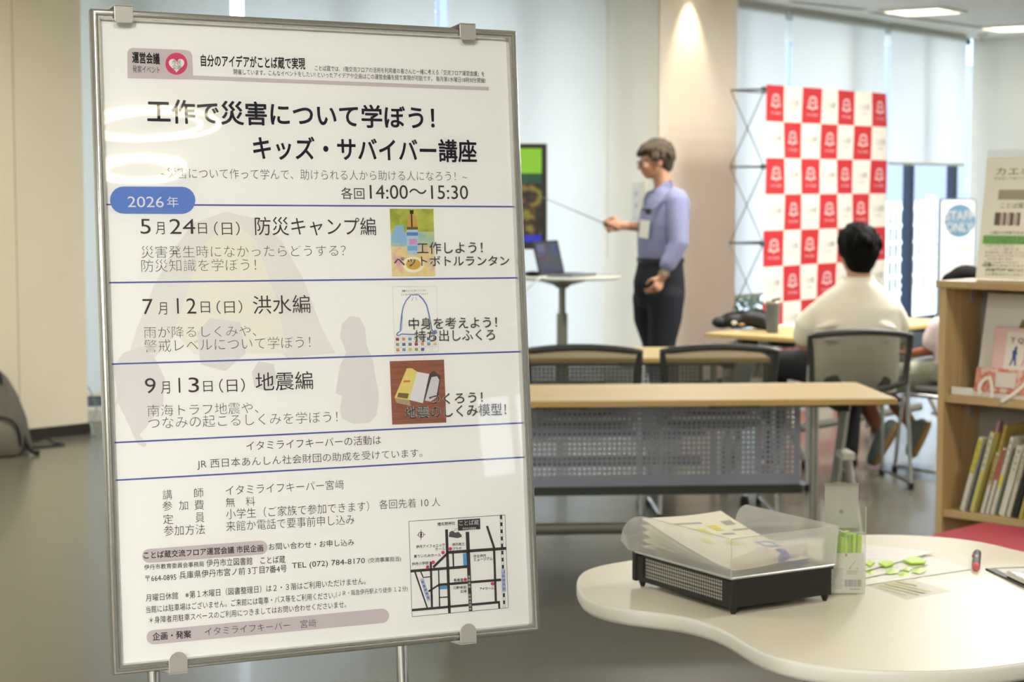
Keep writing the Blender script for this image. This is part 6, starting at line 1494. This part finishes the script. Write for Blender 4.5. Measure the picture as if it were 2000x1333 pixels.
# ---- man in the white shirt seen from behind ---------------------------------------------------
YM = 9.72; bm_ = at_y(1672, 700, YM); O2 = Vector((bm_.x, YM, 0))
def K_(px, py, dy=0.0): return at_y(px, py, YM + dy) - O2
t = thing('person', 'black-haired person in a white T-shirt seated with back to the camera', 'person', O2)
RX, FY = Vector((1, 0, 0)), Vector((0, 1, 0))
body = MB(); hc = K_(1674, 497, .06)
p_, r_, f_, u_, E_ = build_head(body, hc, (-.16, 1, -.1), (0, 0, 1), 1.08)
body.limb([K_(1676, 520, .04), K_(1678, 545, .015), K_(1676, 568, .01)], [.062, .06, .06], 16)
body.limb([K_(1674, 605, .02), K_(1672, 660, .02), K_(1672, 730, .04)], [.08, .1, .11], 18)
shl, shr = K_(1600, 608), K_(1742, 606)
ell_, wrl = K_(1573, 672, .08), K_(1600, 660, .38); elr, wrr = K_(1752, 662, .1), K_(1712, 655, .36)
body.limb([shl, ell_, wrl], [.05, .042, .028], 14); body.limb([shr, elr, wrr], [.05, .042, .028], 14)
hand(body, wrl, (.6, .8, -.05), (0, 0, -1), .18, .35, 1); hand(body, wrr, (-.6, .8, -.05), (0, 0, -1), .18, .35, -1)
bo = fused('body', body, M_skin, t, .0075, 3); face_parts(p_, E_, 1.08, bo)
M_tee = mat('tee_white', (244, 237, 217), .85, noise_amt=.03, noise_scale=5)
sm = MB()
secs = [(K_(1673, 765, .03), .2, .13), (K_(1673, 735, .02), .215, .14), (K_(1673, 700, .0), .215, .135), (K_(1673, 660, 0), .22, .13), (K_(1671, 625, .0), .232, .125), (K_(1671, 603, .0), .232, .115), (K_(1672, 586, .0), .205, .1), (K_(1673, 572, .0), .165, .09), (K_(1675, 558, .0), .115, .082), (K_(1676, 545, .005), .08, .076)]
sm.loft([(c, RX, FY, a, b_) for c, a, b_ in secs], 30)
sm.limb([K_(1601, 610), K_(1576, 634, .03), K_(1572, 654, .06)], [.062, .067, .064], 16); sm.limb([K_(1741, 608), K_(1752, 632, .05), K_(1750, 650, .08)], [.062, .066, .062], 16)
for (x0, y0, x1, y1) in ((1596, 640, 1650, 628), (1750, 642, 1705, 630), (1610, 664, 1735, 664)):
    sm.limb([K_(x0, y0, -.104), K_((x0 + x1) / 2, (y0 + y1) / 2 + 1, -.110), K_(x1, y1, -.104)], [.012, .016, .010], 10)
tee = fused('tee_shirt', sm, M_tee, t, .009, 6)
mb = MB(); mb.rings([[K_(1676, 545, .005) + RX * cos(q) * a + FY * sin(q) * b_ + Vector((0, 0, z)) for q in (2 * pi * i / 28 for i in range(28))] for a, b_, z in ((.078, .074, -.012), (.084, .08, -.008), (.08, .076, .012), (.073, .069, .01))], False, True); obj('neckband', mb, M_tee, tee, True)
hm = MB(); hm.ell(p_(0, -.022, .05), (.106, .118, .1), E_); hm.ell(p_(0, -.05, .01), (.1, .085, .085), E_); hm.ell(p_(0, -.045, -.03), (.082, .07, .07), E_); hm.ell(p_(0, -.045, -.06), (.062, .055, .055), E_); hm.ell(p_(0, .05, .075), (.076, .06, .04), E_)
for k in (-1, 1): hm.ell(p_(k * .08, -.03, .02), (.022, .046, .04), E_)
rnd = random.Random(11)
for i in range(60):
    a = rnd.uniform(-pi, pi); e = rnd.uniform(.0, 1.4); d = Vector((cos(a) * cos(e), sin(a) * cos(e), sin(e))); q0 = Vector((d.x * .1, -.02 + d.y * .114, .05 + d.z * .096))
    hm.limb([p_(*q0), p_(*(q0 + Vector((0, -.008, -.03)) + d * .006)), p_(*(q0 + Vector((0, -.01, -.05)) + d * .002))], [.012, .01, .004], 6)
M_bhair = mat('hair_black', (15, 13, 11), .8, spec=.15, noise_amt=.3, noise_scale=60); fused('hair', hm, M_bhair, t, .007, 5)
M_btr = mat('trousers_black', (20, 20, 22), .85)
tm = MB(); hipz = .52
tm.loft([(Vector((0, -.1, .5)), RX, Vector((0, 0, 1)), .16, .07), (Vector((0, .02, .535)), RX, Vector((0, 0, 1)), .19, .085), (Vector((0, .14, .54)), RX, Vector((0, 0, 1)), .18, .08)], 24)
kl, kr = Vector((-.36, .36, .56)), Vector((.06, .5, .55))
tm.limb([Vector((-.1, .06, .54)), Vector((-.24, .22, .565)), kl], [.09, .085, .072], 16); tm.limb([Vector((.08, .06, .54)), Vector((.07, .3, .56)), kr], [.09, .085, .072], 16)
al, ar = Vector((-.36, .42, .1)), Vector((.03, -.02, .1))
ar = Vector((.02, .28, .1))
tm.limb([kl, kl.lerp(al, .5), al], [.07, .065, .05], 16); tm.limb([kr, kr.lerp(ar, .5), ar], [.07, .065, .05], 16)
fused('trousers', tm, M_btr, t, .010, 3)
for a in (al, ar):
    mb = MB(); mb.limb([a + Vector((0, -.03, -.045)), a + Vector((-.01, .06, -.045)), a + Vector((-.02, .15, -.055))], [.045, .044, .034], 12); fused('shoe', mb, M_shoe, t, .008, 3)
t['label'] = 'black-haired person in a white T-shirt seated with back to the camera'

# ---- child behind the bookshelf ---------------------------------------------------------------
YC = 10.1; cb_ = at_y(1862, 700, YC); O3 = Vector((cb_.x, YC, 0))
def J_(px, py, dy=0.0): return at_y(px, py, YC + dy) - O3
t = thing('person', 'seated child in pale pink T-shirt, mostly hidden by the bookshelf', 'person', O3)
body = MB(); hc = J_(1882, 566, .0)
p_, r_, f_, u_, E_ = build_head(body, hc, (-.75, .6, -.25), (0, 0, 1), .92)
body.limb([J_(1880, 590), J_(1876, 612), J_(1872, 640)], [.045, .045, .06], 14)
body.limb([J_(1868, 640), J_(1862, 690), J_(1860, 725)], [.1, .1, .11], 16)
sl_, el3, wl3 = J_(1836, 640, -.02), J_(1814, 686, .02), J_(1780, 692, .1)
body.limb([sl_, el3, wl3], [.036, .032, .024], 12); hand(body, wl3, (-.8, .5, .1), (0, 0, 1), .14, .4, 1)
sr_, er3, wr3 = J_(1902, 640, .1), J_(1890, 668, .28), J_(1845, 640, .4)
body.limb([sr_, er3, wr3], [.036, .032, .024], 12); hand(body, wr3, (-.8, .5, .0), (0, 0, -1), .14, .3, -1)
# bent legs reaching back under the chair
hpL, hpR = J_(1845, 726, .02), J_(1880, 724, .06)
knL, knR = J_(1718, 742, .2), J_(1760, 745, .25)
anL, anR = J_(1700, 838, .06), J_(1785, 838, .14)
knL, knR = J_(1672, 752, .1), J_(1722, 750, .22)
anL, anR = J_(1722, 848, .02), J_(1782, 832, .16)
body.limb([hpL, hpL.lerp(knL, .5), knL, knL.lerp(anL, .5), anL], [.066, .062, .052, .046, .032], 14)
body.limb([hpR, hpR.lerp(knR, .5), knR, knR.lerp(anR, .5), anR], [.066, .062, .052, .046, .032], 14)
bo = fused('body', body, M_skin2, t, .0075, 3); face_parts(p_, E_, .92, bo)
hm = MB(); hm.ell(p_(0, -.02, .046), (.09, .106, .086), E_); hm.ell(p_(0, -.06, -.01), (.08, .06, .08), E_); hm.ell(p_(0, .05, .07), (.074, .06, .045), E_)
fused('hair', hm, M_bhair, t, .008, 3)
M_ctee = mat('tee_pale_pink', (232, 216, 214), .85, noise_amt=.02, noise_scale=6)
cf = Vector((-.7, .7, 0)).normalized(); crx = Vector((cf.y, -cf.x, 0))
sm = MB(); sm.loft([(J_(1862, 720), crx, cf, .13, .1), (J_(1864, 690), crx, cf, .13, .098), (J_(1868, 655), crx, cf, .14, .095), (J_(1871, 632), crx, cf, .13, .085), (J_(1874, 617), crx, cf, .08, .065), (J_(1876, 608), crx, cf, .055, .052)], 24)
sm.limb([sl_, sl_.lerp(el3, .55)], [.062, .062], 14); sm.limb([sr_, sr_.lerp(er3, .55)], [.062, .06], 14)
fused('tee_shirt', sm, M_ctee, t, .008, 3)
M_sho = mat('shorts_sage', (148, 152, 132), .85, noise_amt=.06, noise_scale=20)
sm = MB(); sm.loft([(J_(1862, 745), crx, cf, .14, .12), (J_(1862, 722), crx, cf, .142, .12), (J_(1862, 705), crx, cf, .135, .108)], 24)
sm.limb([hpL, hpL.lerp(knL, .62)], [.085, .082], 14); sm.limb([hpR, hpR.lerp(knR, .62)], [.085, .082], 14); fused('shorts', sm, M_sho, t, .009, 3)
M_snk = mat('sneaker_grey', (112, 122, 116), .7); M_sole = mat('sneaker_sole', (176, 138, 84), .6)
for a, tip_, hl_ in ((anL, J_(1714, 902, .0), J_(1752, 838, -.03)), (anR, J_(1790, 886, .14), J_(1812, 836, .1))):
    # toes down, soles turned to the viewer
    d = (tip_ - hl_); m = hl_.lerp(tip_, .5)
    nn = Vector((-.75, .5, .25)).normalized()
    mb = MB(); mb.limb([hl_ + nn * .035, m + nn * .04, tip_ + nn * .03], [.04, .042, .034], 14); mb.limb([a, hl_.lerp(tip_, .2) + nn * .05], [.04, .042], 12); sk = fused('shoe', mb, M_snk, t, .007, 3)
    mb = MB(); mb.limb([hl_ + nn * .004, m + nn * .002, tip_ + nn * .004], [.042, .04, .034], 12, flat=.4, up=nn); fused('sole', mb, M_sole, sk, .007, 2)
